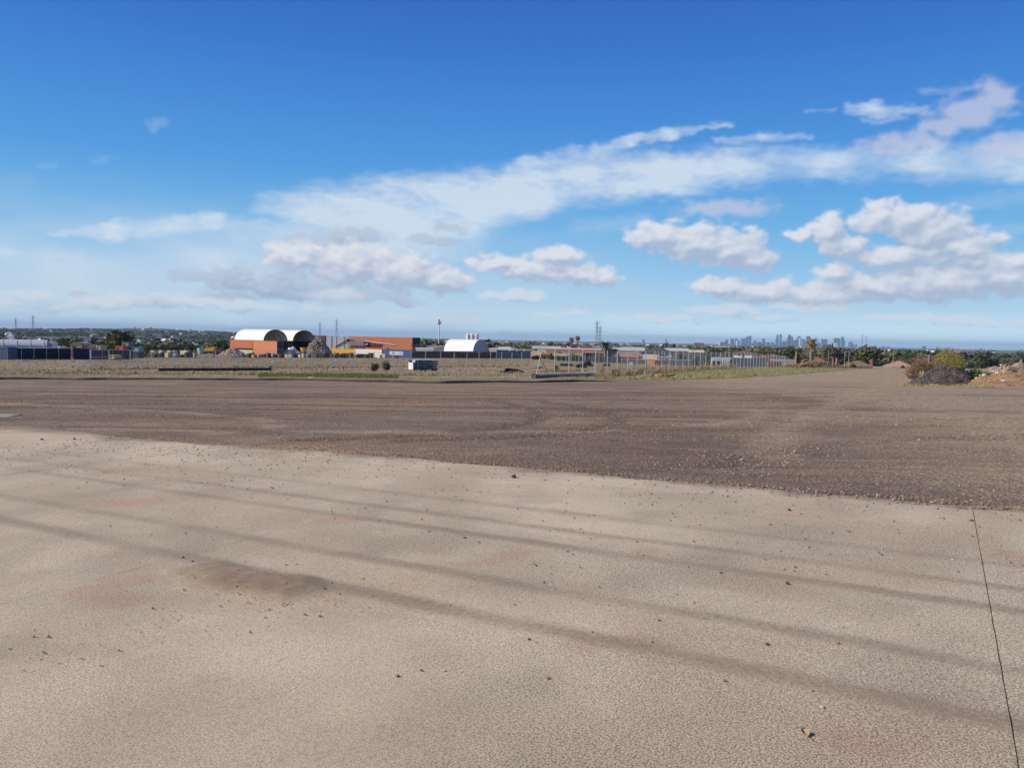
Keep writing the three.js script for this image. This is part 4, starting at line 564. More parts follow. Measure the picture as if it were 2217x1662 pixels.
// shade cloth fence and the small yard on the left
{
  const cloth = [mat(.016, .024, .042, 0.95), mat(.020, .028, .048, 0.95), mat(.013, .020, .036, 0.95)], pale = mat(.52, .52, .50, 0.7);
  panelFence('shade_cloth_fence', 'dark navy shade cloth fence with white top rail below the grey arched roof', 'fence', 17, 152, 149, 156, 753.5, 754, 5, cloth, pale, { cap: mat(.66, .65, .62, 0.7), capR: 0.09, pr: 0.06 });
  panelFence('shade_cloth_fence', 'plain navy cloth fence panel beside the red gate frame', 'fence', 157, 194, 155, 158, 752.5, 755, 2, mat(.018, .030, .060, 0.95), mat(.05, .055, .07, 0.8));
  panelFence('shade_cloth_fence', 'low dark grey cloth fence with sagging white rail near the red frame', 'fence', 195, 286, 160, 172, 757.5, 758, 4, mat(.030, .036, .048, 0.95), pale, { cap: mat(.55, .55, .53, 0.7), capR: 0.06, pr: 0.05 });
  const gp = onLand(154, 154), g = thing('gate_frame', 'faded red steel gate frame between two navy fences', 'gate', gp), gh = heightAt(154, 752.5, 154) - gp.y, gm = mat(.42, .16, .13, 0.7); part(g, 'post', box(0.14, gh, 0.14, 0, gh / 2, 0), gm); part(g, 'header', box(1.5, 0.14, 0.14, -0.6, gh, 0), gm); part(g, 'brace', bar([0, gh * 0.9, 0], [0.35, 0.1, 0], 0.05), gm);
  const c = corner(-40, 16, 17.5, 147, 8), H = heightAt(10, 752, 147) - c.pos.y; container('blue-grey shipping container standing at the end of the navy fence', c.pos, c.turn, c.L, 2.4, H, mat(.070, .098, .17, 0.65));
  const ap = onLand(-14, 158), W = (side(64) - side(-70)) * 158, yb = heightAt(0, 752.5, 158), rise = heightAt(10, 735, 158) - yb, t = thing('arched_shelter', 'grey arched corrugated roof behind the navy fence', 'shelter', ap, 0); t.position.y = yb;
  part(t, 'roof', archShell(12, rise, W, 0.08, 2.4).translate(0, 0, 6).rotateY(rad(30)).translate((side(61) * 158) - ap.x - 1.5, 0, -9), mat(.47, .47, .46, 0.6));
  for (let k = 0; k < 6; k++) part(t, 'rib', archRib(12.3, rise + 0.19, -0.6 - k * 2.4, 2.4, 0.035).translate(0, 0, 6.25).rotateY(rad(30)).translate((side(61) * 158) - ap.x - 1.5, 0, -9), mat(.58, .58, .57, 0.5));
  part(t, 'side_wall', box(W, yb - ap.y, 0.15, (side(60) * 158) - ap.x - W / 2, -(yb - ap.y) / 2, 0.6), mat(.06, .065, .075, 0.8));
  // white truck behind the fence
  const tp = onLand(96, 172), tr = thing('box_truck', 'white box truck standing behind the navy fence', 'truck', tp, rad(4)), ty = heightAt(96, 753, 172) - tp.y; const wv = mat(.74, .74, .72, 0.5);
  part(tr, 'cargo_box', box(2.7, 1.6, 2.3, 0.9, ty + 0.55, 0), wv); part(tr, 'cab', box(1.3, 1.4, 2.1, -1.4, ty + 0.1, 0), wv); part(tr, 'windscreen', box(0.7, 0.5, 1.9, -1.6, ty + 0.95, 0), paneMat); part(tr, 'chassis', box(5, 0.35, 1.8, -0.1, ty - 0.75, 0), steelDark); for (const x of [-1.6, 1.6]) for (const z of [-0.9, 0.9]) part(tr, 'wheel', new THREE.CylinderGeometry(0.48, 0.48, 0.3, 14).rotateX(Math.PI / 2).translate(x, 0.48, z), steelDark);
  const van = (px, pyT, d, w, h, m, label, name = 'site_cabin', cat = 'cabin') => { const p = onLand(px, d), y = heightAt(px, pyT, d) - p.y, v = thing(name, label, cat, p, -rad(10)); part(v, 'body', box(w, h, 2.2, 0, y - h / 2, 0), m); part(v, 'roof', box(w + 0.15, 0.12, 2.4, 0, y + 0.06, 0), m); if (y - h > 0.1) part(v, 'base', box(w * 0.95, y - h + 0.1, 2.0, 0, (y - h) / 2, 0), steelDark); part(v, 'window', box(w * 0.3, h * 0.35, 0.05, -w * 0.2, y - h * 0.4, 1.12), paneMat); return v; };
  van(264, 749.5, 196, 2.2, 1.9, mat(.50, .06, .045, 0.7), 'red ribbed storage box left of the teal cabin', 'storage_box', 'box'); van(277, 742, 200, 1.8, 1.3, mat(.20, .22, .21, 0.7), 'grey equipment cabinet raised behind the red storage box', 'equipment_cabinet', 'cabinet');
  van(297, 752.5, 200, 2.2, 1.0, mat(.22, .34, .36, 0.7), 'teal site cabin at the edge of the small yard'); van(196, 747.5, 180, 1.6, 0.8, mat(.56, .40, .22, 0.8), 'tan crate on a dark base behind the plain navy fence', 'timber_crate', 'crate'); van(219.5, 749, 178, 1.0, 1.2, mat(.55, .38, .20, 0.8), 'upright tan crate beneath the curved canopy', 'timber_crate', 'crate'); van(249.5, 769.5, 152, 1.0, 0.62, mat(.62, .43, .18, 0.8), 'small yellow-tan crate in the dry grass before the fence', 'timber_crate', 'crate');
  van(172, 746, 185, 3.2, 1.2, mat(.20, .15, .12, 0.8), 'low brown shed behind the plain navy fence', 'garden_shed', 'shed'); van(126, 750, 190, 2.6, 0.6, mat(.62, .62, .60, 0.6), 'white parked van roof showing above the navy fence', 'parked_van', 'van');
  const cp = onLand(207, 182), ca = thing('canopy', 'thin curved canopy roof on posts behind the fences', 'canopy', cp), cy = heightAt(207, 745, 182) - cp.y; part(ca, 'roof', archShell(2.6, 0.5, 3.2, 0.06, 2).rotateY(Math.PI / 2).translate(0, cy, 1.6), mat(.42, .42, .40, 0.6)); for (const x of [-1.1, 1.1]) part(ca, 'post', bar([x, 0, 0], [x, cy, 0], 0.06), galvDull);
}
// white arched building with silos, phone mast
let low;
{
  const th = 27, c = corner(960, 1023, 1057, 276, th), top = heightAt(1040, 735, 280) - c.pos.y, t = thing('arched_shelter', 'white fabric arched building with shade painted into its closed grey end behind the dark paling fence', 'shelter', c.pos, c.turn);
  part(t, 'fabric_roof', archShell(c.W, top, c.L, 0.08, 2.35), fabricWhite); part(t, 'end_wall', archEnd(c.W, top, -0.4, 2.35), mat(.46, .47, .50, 0.85)); part(t, 'rear_wall', archEnd(c.W, top, -c.L + 0.2, 2.35), mat(.46, .47, .50, 0.85)); part(t, 'door_frame', box(1.2, 2.6, 0.3, -1.2, 1.3, 0.1), whiteTrim);  // end fabric greyed to paint in the shade on it
  for (const [px, w, lab] of [[1012.5, 8.8, 'white cylindrical silo with domed cap, first of three behind the arched building'], [1021.5, 9, 'white cylindrical silo in the middle of three'], [1031, 9, 'white cylindrical silo beside a thin ladder, last of three']]) { const d = 325, p = onLand(px, d), r = w / 2 / FOCAL * d, h = heightAt(px, 724, d) - p.y, s = thing('silo', lab, 'silo', p); part(s, 'tank', cyl(r, r, h, 0, 0, 0, 18), mat(.74, .74, .71, 0.55)); part(s, 'cap', cyl(r, r * 0.35, 0.35, 0, h, 0, 18), mat(.70, .70, .67, 0.55)); part(s, 'vent', cyl(0.22, 0.22, 0.7, 0.1, h + 0.3, 0, 10), mat(.74, .74, .71, 0.55)); }
  const lp = onLand(1035.8, 325), lh = heightAt(1035.8, 721, 325) - lp.y, l = thing('access_ladder', 'thin steel ladder standing against the last silo', 'ladder', lp); for (const x of [-0.2, 0.2]) part(l, 'rail', bar([x, 0, 1], [x, lh, 1], 0.05, 5), galvDull); for (let k = 1; k < 16; k++) part(l, 'rung', bar([-0.2, lh * k / 16, 1], [0.2, lh * k / 16, 1], 0.03, 4), galvDull);
  const d = 400, p = onLand(949.5, d), yT = heightAt(949.5, 700, d) - p.y, u = d / FOCAL, m = thing('phone_mast', 'tall white phone mast with square antenna head', 'mast', p); part(m, 'pole', cyl(1.5 * u, 1.15 * u, yT + 0.2, 0, 0, 0, 14), mat(.72, .72, .70, 0.5));
  const hd = part(m, 'platform', cyl(4.2 * u, 4.2 * u, 0.25, 0, yT - 0.25, 0, 16), mat(.10, .10, .10, 0.7)); for (const a of [0.3, 1.35, 2.4, 3.45, 4.5, 5.55]) part(m, 'antenna', box(2.2 * u, 8.4 * u, 0.6 * u, 0, 0, 0).translate(0, yT + 4.3 * u, 4.2 * u).rotateY(a), mat(.72, .71, .68, 0.5)); part(m, 'head_core', cyl(1.4 * u, 1.4 * u, 8 * u, 0, yT, 0, 10), mat(.16, .14, .13, 0.7));
  // low roofs behind the paling fence
  low = (px0, px1, pyT, pyB, d, wall, roof, label, l = 10) => { const pc = (px0 + px1) / 2, q = onLand(pc, d), w = (side(px1) - side(px0)) * d, h = heightAt(pc, pyT, d) - q.y, s = thing('low_building', label, 'building', q, -0.2); s.position.z -= l / 2; part(s, 'wall', box(w, h, l, 0, h / 2, 0), wall); part(s, 'roof', box(w + 0.4, 0.2, l + 0.4, 0, h + 0.1, 0), roof); if (pyB) part(s, 'fascia', box(w + 0.5, (pyB - pyT) * d / FOCAL, 0.12, 0, h - (pyB - pyT) * d / FOCAL / 2, l / 2 + 0.1), roof); return s; };
  low(912, 1000, 750, 752, 300, mat(.20, .20, .20, 0.8), mat(.34, .35, .36, 0.6), 'long grey roofed building below the phone mast'); low(903, 942, 754, 756, 285, mat(.55, .54, .52, 0.8), mat(.66, .66, .64, 0.6), 'low white roofed shed beside the dark paling fence', 6); low(896, 921, 747.5, 749, 300, mat(.03, .03, .035, 0.8), mat(.04, .04, .045, 0.8), 'black shed past the end of the orange shed', 8);
  low(1064, 1116, 755.5, 757, 300, mat(.55, .55, .54, 0.8), mat(.70, .70, .68, 0.6), 'flat white roof just above the slate blue wall'); low(1083, 1109, 752, 755, 320, mat(.66, .65, .62, 0.8), mat(.72, .71, .68, 0.7), 'white flat-topped building with dark roof plant behind the blue wall', 8); low(1155, 1220, 750.5, 755, 345, mat(.42, .43, .42, 0.8), mat(.60, .61, .58, 0.6), 'pale roofed warehouse behind the brick building', 14); low(1118, 1160, 757, 759, 290, mat(.08, .08, .085, 0.9), mat(.30, .30, .30, 0.7), 'dark flat roofed shed beside the brick building', 8);
}

// ---------- brick building, houses and gardens ----------
const brickPink = mat(.44, .235, .165, 0.9), peach = mat(.62, .44, .27, 0.9), brickRed = mat(.38, .125, .07, 0.9), tileBrown = mat(.16, .105, .08, 0.95), tileRed = mat(.30, .10, .06, 0.95), tileGrey = mat(.075, .08, .088, 0.9), tilePink = mat(.42, .24, .17, 0.95), cream = mat(.66, .60, .50, 0.85), whiteWall = mat(.72, .71, .68, 0.85), orangeTile = mat(.50, .17, .07, 0.9);
{
  const th = 6, c = corner(1149, 1311, 1311, 268, th), p = c.pos, top = heightAt(1300, 757.5, 268) - p.y, mid = heightAt(1300, 764, 268) - p.y, t = thing('brick_building', 'long low building with pink brick band over cream wall', 'building', p, c.turn), L = c.L, l = 14;
  const dark = L * 0.30, wl = L - dark;
  part(t, 'cream_wall', box(wl, mid, l - 0.3, -dark - wl / 2, mid / 2, -l / 2), peach); part(t, 'brick_band', box(L * 0.8, top - mid, l, -L * 0.4, (top + mid) / 2, -l / 2), brickPink); part(t, 'brick_wing', box(L * 0.13, mid, 4, -L * 0.07, mid / 2, -2.2), mat(.48, .185, .10, 0.9)); part(t, 'roof_edge', box(L * 0.8 + 0.3, 0.28, l + 0.3, -L * 0.4, top + 0.15, -l / 2), mat(.72, .70, .66, 0.7)); part(t, 'lean_to_roof', box(L * 0.30, 0.15, 6, -L * 0.17, mid + 0.05, 1.6), mat(.42, .20, .14, 0.8)); part(t, 'dark_bay', box(L * 0.16, mid - 0.2, 0.3, -L * 0.215, mid / 2, -5), mat(.02, .02, .022, 0.9));
  for (let k = 0; k < 6; k++) part(t, 'downpipe', bar([-dark - wl * (k + 0.3) / 6.2, 0, 0.2], [-dark - wl * (k + 0.3) / 6.2, mid, 0.2], 0.05, 5), whiteTrim); for (const f of [0.62, 0.86]) part(t, 'wall_vent', box(0.7, 0.3, 0.1, -L * f, mid + 0.1, 0.05), steelDark);
  const b2 = onLand(1267, 285), h2 = heightAt(1267, 750.5, 285) - b2.y, s = thing('brick_building', 'square orange brick upper block behind the long brick building', 'building', b2); part(s, 'wall', box(4.4, h2, 5, 0, h2 / 2, -2.5), mat(.48, .19, .11, 0.9)); part(s, 'parapet', box(4.5, 0.2, 5.1, 0, h2 + 0.1, -2.5), mat(.52, .25, .17, 0.9));
  const b3 = onLand(1222, 290), h3 = heightAt(1222, 750, 290) - b3.y, s3 = thing('brick_chimney', 'short pink brick stack on the long building roof line', 'chimney', b3); part(s3, 'shaft', box(1.2, h3, 1.2, 0, h3 / 2, 0), brickPink); part(s3, 'cap', box(1.4, 0.15, 1.4, 0, h3 + 0.07, 0), brickPink);
  const pb = onLand(1233, 282), pt = thing('exhaust_duct', 'curved white exhaust duct above the brick building', 'duct', pb), Q = (a, b) => new THREE.Vector3(...rel(pb, a, b, 282)); part(pt, 'duct', new THREE.TubeGeometry(new THREE.CatmullRomCurve3([new THREE.Vector3(...rel(pb, 1236.5, 765, 282)), Q(1236, 756), Q(1233.5, 752), Q(1229, 750.5)]), 16, 0.22, 8), whiteTrim); part(pt, 'cowl', box(0.5, 0.5, 0.5, Q(1229, 750.5).x, Q(1229, 750.5).y, 0), whiteTrim);
  const vp = onLand(1264, 284); vp.y = heightAt(1264, 751, 284); 
}
low(1283, 1312, 751, 753, 320, mat(.30, .30, .30, 0.8), mat(.46, .46, .45, 0.7), 'grey pitched shed behind the square brick block', 10);
low(1316, 1340, 757.5, 759, 275, mat(.022, .024, .045, 0.8), mat(.03, .03, .05, 0.8), 'dark navy shed beside the spreading palm', 8);
low(1343, 1402, 755, 759, 300, mat(.34, .34, .35, 0.8), mat(.72, .71, .68, 0.6), 'white factory with broad roof fascia beside the grey roofed house', 12); low(1352, 1396, 752.5, 755, 325, mat(.62, .60, .56, 0.8), mat(.68, .66, .60, 0.7), 'cream stepped parapet behind the white factory', 8);
low(1330, 1352, 753.5, 755, 340, mat(.55, .55, .52, 0.8), mat(.62, .62, .60, 0.6), 'small white roofed shed behind the dark navy shed', 8);
low(1448, 1496, 755, 760, 318, mat(.22, .21, .20, 0.9), mat(.74, .73, .70, 0.6), 'long white roofed shed right behind the grey roofed house', 12); low(1497, 1528, 759, 763, 300, mat(.14, .13, .12, 0.9), mat(.72, .70, .66, 0.6), 'white pitched carport roof past the long white shed', 8);
house(1394, 1466, 252, 763, 751.5, mat(.36, .36, .36, 0.9), tileGrey, 'large house with dark grey hipped roof behind the wire fence', { turn: -14, l: 10, windows: [[-0.28, 1.0, 1.1, 0.8], [-0.1, 1.0, 0.9, 0.7], [0.2, 0.9, 2.2, 0.9]], extra: (t, w, l, e) => { part(t, 'painted_sunlit_bay', box(w * 0.44, e - 0.9, 0.6, -w * 0.2, e / 2 - 0.2, l / 2 - 0.1), cream); part(t, 'balcony', box(w * 0.42, 0.3, 1.2, w * 0.24, e - 1.6, l / 2 + 0.6), mat(.28, .28, .28, 0.9)); for (const x of [0.06, 0.26, 0.45]) part(t, 'post', box(0.14, e, 0.14, w * x, e / 2, l / 2 + 1.1), whiteTrim); } });  // cream bay paints the sunlit part of the grey wall
{ const p = onLand(1418, 262), y = heightAt(1418, 753, 262), t = thing('roof_chimney', 'dark red brick chimney on the grey hipped roof', 'chimney', new THREE.Vector3(p.x, y - 1.0, p.z)); part(t, 'shaft', box(0.75, 1.5, 0.7, 0, 0.5, 0), mat(.30, .03, .03, 0.8)); part(t, 'cap', box(0.9, 0.12, 0.85, 0, 1.3, 0), mat(.10, .015, .015, 0.8)); }
house(1345, 1392, 240, 772, 766, mat(.40, .24, .16, 0.9), orangeTile, 'small house with low bright orange tiled roof before the white factory', { turn: -20, l: 7, windows: [[-0.2, 0.6, 1.2, 0.5], [0.2, 0.6, 1.2, 0.5]] });
house(1594, 1645, 300, 765.5, 759, whiteWall, tileBrown, 'white two-storey house with brown hipped roof behind the wire fence', { turn: -20, l: 8, windows: [[-0.22, 0.55, 0.9, 0.6]], extra: (t, w, l, e) => { part(t, 'dark_gap', box(w * 0.09, e, 0.2, -w * 0.03, e / 2, l / 2 + 0.02), mat(.06, .05, .045, 0.9)); part(t, 'side_bay', box(w * 0.14, e, 0.2, w * 0.43, e / 2, l / 2 + 0.02), mat(.18, .12, .09, 0.9)); } });
house(1644, 1671, 320, 774, 769, brickRed, tileRed, 'red brick cottage with red tiled roof beside the white two-storey house', { turn: -20, l: 7, windows: [[-0.2, 0.7, 1.0, 0.6], [0.25, 0.7, 0.8, 0.6]] }); house(1670, 1690, 335, 772, 766.5, brickRed, tileRed, 'narrow red brick house with flat front next to the red cottage', { turn: -20, l: 6, windows: [[0, 0.7, 0.9, 0.6]] }); house(1688, 1722, 310, 778, 769, mat(.20, .12, .10, 0.9), mat(.10, .065, .06, 0.95), 'house with dark plum hipped roof under the round tree', { turn: -20, l: 8, windows: [[0.2, 0.5, 0.9, 0.4]] });
house(1762, 1806, 300, 787, 773.5, brickRed, mat(.21, .10, .075, 0.95), 'house with maroon hipped roof to the right of the tall palm', { turn: -20, l: 9, windows: [[-0.2, 0.5, 1, 0.4]] });
house(1840, 1903, 285, 793, 780.5, mat(.36, .19, .12, 0.9), mat(.19, .135, .10, 0.95), 'wide house with brown hipped roof and brick chimney beside the big round tree', { turn: -20, l: 10, chimney: 0.46, ch: 2.6, windows: [[-0.3, 0.5, 1.2, 0.5], [0.1, 0.5, 1.2, 0.5]] });
house(1932, 1992, 285, 794, 782, whiteWall, tilePink, 'house with pale pink tiled roof and white walls beyond the gravel road', { turn: -20, l: 9, windows: [[-0.25, 0.6, 1.2, 0.6], [0.2, 0.6, 1.4, 0.6]] });
house(2046, 2092, 250, 783, 774.5, mat(.34, .17, .10, 0.9), mat(.17, .115, .085, 0.95), 'house with dark brown roof between the dry bush and the yellow bush', { turn: -20, l: 9, windows: [[-0.2, 0.6, 1, 0.5]] });
house(2150, 2200, 260, 805, 793, mat(.34, .17, .10, 0.9), mat(.24, .21, .17, 0.95), 'house with grey-brown roof and brick chimney behind the clay mound', { turn: -20, l: 9, chimney: 0.34, ch: 2.4 });
house(2000, 2034, 320, 789, 779, mat(.34, .28, .22, 0.9), mat(.16, .15, .15, 0.95), 'house with long grey roof behind the dry reddish bush', { turn: -20, l: 8 });
for (const [px, pt, pb, w, d, m, lab] of [[1724.5, 762, 782, 3.6, 300, mat(.52, .27, .16, 0.9), 'slender pale brick chimney stack beside the tall palm'], [1805, 776, 790, 3.2, 290, mat(.44, .18, .10, 0.9), 'orange brick chimney, left of a pair'], [1812, 776, 790, 3, 290, mat(.56, .40, .28, 0.9), 'pale brick chimney, right of a pair']]) { const p = onLand(px, d), h = heightAt(px, pt, d) - p.y, ww = w * d / FOCAL, t = thing('brick_chimney', lab, 'chimney', p); part(t, 'shaft', new THREE.CylinderGeometry(ww * 0.4, ww * 0.72, h, 4).rotateY(Math.PI / 4).translate(0, h / 2, 0), m); part(t, 'cap', box(ww * 0.8, 0.2, ww * 0.8, 0, h + 0.08, 0), m); }
low(1507, 1526, 742.5, 0, 700, mat(.22, .17, .16, 0.85), mat(.2, .18, .18, 0.8), 'brown flat-roofed apartment block on the skyline beside the rounded trees', 14);
// garden walls and odd things behind the wire fence
panelFence('garden_wall', 'long tan garden wall with white coping in front of the orange roofed house', 'wall', 1346, 1402, 200, 203, 777.5, 778.5, 7, mat(.50, .43, .36, 0.85), null, { cap: mat(.70, .69, .65, 0.8), capR: 0.1 }); panelFence('garden_wall', 'tan garden wall with white coping in front of the grey roofed house', 'wall', 1428, 1500, 203, 206, 779, 780, 8, mat(.46, .39, .33, 0.85), null, { cap: mat(.70, .69, .65, 0.8), capR: 0.1 });
panelFence('garden_fence', 'white timber fence below the wide brown roofed house', 'fence', 1893, 1935, 250, 250, 793, 794, 9, mat(.58, .56, .54, 0.85), null); panelFence('garden_fence', 'bright white fence below the pink roofed house', 'fence', 1936, 2030, 250, 252, 795, 797, 14, mat(.66, .65, .62, 0.85), null);
panelFence('garden_fence', 'grey-green timber fence behind the wire fence near the white house', 'fence', 1588, 1662, 170, 176, 774, 775.5, 16, [mat(.22, .25, .25, 0.9), mat(.25, .28, .27, 0.9)], null); panelFence('garden_fence', 'faded red corrugated fence panel behind the wire fence', 'fence', 1662, 1694, 150, 152, 782.5, 783, 8, [mat(.46, .17, .11, 0.8), mat(.42, .155, .10, 0.8)], null); panelFence('garden_fence', 'pale capped fence behind the faded red panel', 'fence', 1670, 1722, 200, 200, 779.5, 780.5, 8, mat(.40, .42, .42, 0.85), null, { cap: mat(.68, .67, .64, 0.8), capR: 0.12 });
panelFence('garden_fence', 'green shade cloth fence in front of the brick building', 'fence', 1205, 1345, 175, 178, 770.5, 772, 14, mat(.10, .135, .10, 0.95), mat(.40, .42, .42, 0.7), { proud: 0.5, pr: 0.045 });
{ const d = 120, p = onLand(1367, d), h = heightAt(1367, 783.5, d) - p.y, t = thing('notice_board', 'square white board on posts behind the wire fence', 'sign', p); part(t, 'board', box(0.55, 0.55, 0.03, 0, h - 0.28, 0), mat(.74, .73, .71, 0.7)); for (const x of [-0.2, 0.2]) part(t, 'post', box(0.05, h, 0.05, x, h / 2, -0.05), galvDull); }
{ const d = 140, p = onLand(1411, d), y = heightAt(1411, 778.5, d) - p.y, t = thing('storage_box', 'bright orange box with dark red side behind the wire fence', 'box', p, rad(-20)); part(t, 'body', box(1.1, y, 1.0, 0, y / 2, 0), mat(.62, .17, .045, 0.7)); part(t, 'side', box(1.0, y * 0.95, 0.9, 1.0, y * 0.475, -0.2), mat(.16, .04, .03, 0.8)); part(t, 'lid', box(1.2, 0.06, 1.1, 0, y + 0.03, 0), mat(.5, .14, .04, 0.7)); }
{ const d = 112, p = onLand(1565, d), y1 = heightAt(1565, 775, d) - p.y, w = (side(1580) - side(1548)) * d, t = thing('carport', 'white timber carport frame behind the wire fence', 'carport', p), m = mat(.66, .66, .63, 0.8); part(t, 'beam', box(w, 0.14, 0.12, 0, y1, 0), m); part(t, 'rafter', box(w, 0.12, 0.1, 0, y1 + 0.02, -2.4), m); for (const x of [-0.42, 0.32, 0.46]) for (const z of [0, -2.4]) part(t, 'post', box(0.13, y1, 0.13, w * x, y1 / 2, z), m); }
{ const d = 125, p = onLand(1560, d), y = heightAt(1560, 771, d) - p.y, t = thing('parked_boat', 'blue and white boat hull parked beyond the carport', 'boat', p), s = new THREE.Shape(); s.moveTo(-1.3, 0.15); s.lineTo(1.0, 0.1); s.quadraticCurveTo(1.6, 0.3, 1.7, 0.75); s.lineTo(-1.4, 0.65); part(t, 'hull', new THREE.ExtrudeGeometry(s, { depth: 1.1, bevelEnabled: false }).translate(0, y - 0.9, -0.5), mat(.55, .58, .64, 0.5)); part(t, 'windscreen', box(0.7, 0.35, 0.8, 0.1, y - 0.1, 0), mat(.08, .12, .2, 0.3)); part(t, 'trailer', box(2.6, Math.max(0.3, y - 0.75), 0.7, 0, (y - 0.75) / 2, 0), steelDark); }
// ---------- trees that can be told apart ----------
const evergreen = [.040, .055, .024], olive = [.075, .085, .032], bluish = [.05, .068, .042], bright = [.10, .125, .035];
tree(229, 291, 712, 250, 'large dark spreading tree beyond the red storage box', [.052, .060, .022], { n: 2200, low: 0.2, lobes: 13 });
tree(108, 160, 727, 262, 'dark green tree mass behind the white truck', [.048, .058, .026], { n: 1400, low: 0.05 }); tree(150, 200, 733, 270, 'low dark tree between the truck and the curved canopy', evergreen, { n: 1100, low: 0.05 }); tree(195, 240, 737, 275, 'dim tree left of the large spreading tree', evergreen, { n: 1000, low: 0.05 });
tree(300, 345, 744, 262, 'bushy olive tree beyond the stone pallets', [.062, .075, .03], { n: 900, low: 0.05 }); tree(340, 400, 745, 300, 'wide dark shrubbery behind the stone pallets', evergreen, { n: 1300, low: 0 }); tree(395, 440, 741, 300, 'dark tree behind the excavator boom', [.045, .055, .026], { n: 1000, low: 0.05 }); tree(440, 500, 737, 290, 'dense dark tree left of the orange containers', [.035, .046, .022], { n: 1500, low: 0.05, lobes: 11 });
tree(1118, 1141, 744.5, 330, 'grey-green tree behind the slate blue wall', [.10, .10, .055], { n: 900 }); tree(1145, 1153, 747, 330, 'small dark tree beside the pale roofed warehouse', evergreen, { n: 400 }); tree(1224, 1240, 740, 300, 'dark tree at the foot of the two tall palms', evergreen, { n: 600, low: 0.1 }); tree(1240, 1256, 746, 310, 'dark shrub below the tallest palm crown', evergreen, { n: 400, low: 0 }); tree(1258, 1278, 742, 320, 'rounded dark tree behind the square brick block', evergreen, { n: 700 });
tree(1343, 1360, 745.5, 380, 'rounded tree behind the white factory, first of two', evergreen, { n: 600 }); tree(1361, 1377, 747, 385, 'rounded tree behind the white factory, second of two', evergreen, { n: 600 }); tree(1434, 1450, 736, 330, 'tall dark conifer-like tree behind the grey hipped roof', [.030, .042, .022], { n: 1000, low: 0.1, lobes: 8 }); tree(1446, 1456, 744, 335, 'narrow tree leaning against the tall dark tree', evergreen, { n: 400 }); tree(1402, 1412, 746, 370, 'small tree peeping over the grey hipped roof', evergreen, { n: 400 });
tree(1464, 1492, 759, 220, 'big rounded garden bush right of the grey roofed house', [.05, .058, .035], { n: 1000, low: 0.02 }); tree(1488, 1512, 745.5, 420, 'broad dark tree left of the brown apartment block', bluish, { n: 800 }); tree(1512, 1530, 748, 425, 'broad dark tree in front of the brown apartment block', bluish, { n: 700 });
tree(1494, 1522, 764, 262, 'dark garden bush below the white carport roof', evergreen, { n: 800, low: 0.02 }); tree(1520, 1552, 762, 268, 'broad dark bush left of the boat', [.045, .052, .03], { n: 900, low: 0.02 }); tree(1548, 1588, 760, 290, 'dark tree behind the white carport frame', [.04, .05, .026], { n: 900, low: 0.02 }); tree(1583, 1600, 752, 330, 'dark garden tree left of the white two-storey house', [.032, .045, .022], { n: 600 }); tree(1640, 1668, 752, 420, 'dark tree behind the red brick cottage', evergreen, { n: 700 }); tree(1682, 1735, 746, 345, 'large round dark green tree before the city towers', [.034, .048, .018], { n: 2200, low: 0.06, lobes: 12, leaf: 0.55 }); tree(1732, 1756, 764, 320, 'dark shrub at the foot of the tall palm', evergreen, { n: 900, low: 0 });
tree(1782, 1836, 750, 360, 'wide plum-brown tree crown right of the tall palm', [.058, .056, .036], { n: 1800, low: 0.1, lobes: 12 }); tree(1843, 1906, 748.5, 312, 'big round green tree behind the wide brown roofed house', [.050, .062, .022], { n: 2400, low: 0.05, lobes: 12, leaf: 0.5 }); tree(1926, 1946, 754, 460, 'dark round tree crown behind the pink roofed house', bluish, { n: 700 }); tree(1958, 1986, 757, 400, 'dense dark green tree right of the pink roof', evergreen, { n: 1100 }); tree(2100, 2142, 762, 345, 'dark tree behind the yellow flowering bush', [.04, .05, .03], { n: 1100 }); tree(2195, 2235, 763, 300, 'tall dark cypress-like tree at the far right', [.035, .05, .03], { n: 1200, low: 0.02 }); tree(2140, 2195, 774, 345, 'dark bushy tree behind the brick chimney', [.045, .06, .034], { n: 1200, low: 0.05 }); tree(1610, 1640, 750, 500, 'dim tree rising behind the brown hipped roof', bluish, { n: 600 });
palm(1237, 730, 735, 290, 'tall fan palm with shaggy skirt beside a taller one', 0.3, 1.5, { skirt: 2.2, n: 40 }); palm(1250, 727, 731.5, 300, 'taller slim fan palm with round crown', 0.2, 1.35, { skirt: 1.2, n: 40 }); palm(1310, 739, 748, 255, 'spreading feather palm at the end of the brick building', 0.3, 2.4, { n: 40, droop: 0.7, tone: [.055, .075, .035] }); palm(1757, 728, 741, 255, 'tall shaggy palm with thick trunk right of the city towers', 0.5, 2.3, { skirt: 4.2, n: 46, tone: [.13, .14, .05] }); palm(1663, 751, 757, 330, 'small bright palm behind the red brick cottage', 0.2, 1.7, { n: 26, tone: [.16, .19, .05] });
for (const [a, b, t, d, lab, tone] of [[1223, 1263, 765, 200, 'bright green domed bush before the cream wall', [.10, .12, .03]], [1168, 1196, 765, 215, 'olive bush rising before the cream wall', [.12, .105, .04]], [1149, 1175, 770, 210, 'low dark bush at the foot of the cream wall', [.03, .035, .04]], [1188, 1216, 770.5, 210, 'low slate-dark bush beside the olive bush', [.035, .04, .045]], [1322, 1345, 765.5, 215, 'yellow-green bush before the navy shed', [.16, .15, .05]], [1952, 1962, 793, 235, 'clipped dark shrub before the bright white fence', [.035, .05, .025]], [1985, 1998, 795, 235, 'dark shrub at the end of the pink roofed house', [.035, .05, .025]], [1842, 1858, 788, 240, 'brown shrub before the wide brown roofed house', [.11, .07, .04]], [690, 704, 763, 228, 'grey-green bush before the yellow container', [.10, .105, .07]]]) tree(a, b, t, d, lab, tone, { name: 'bush', category: 'bush', n: 600, low: 0, leaf: 0.3 });
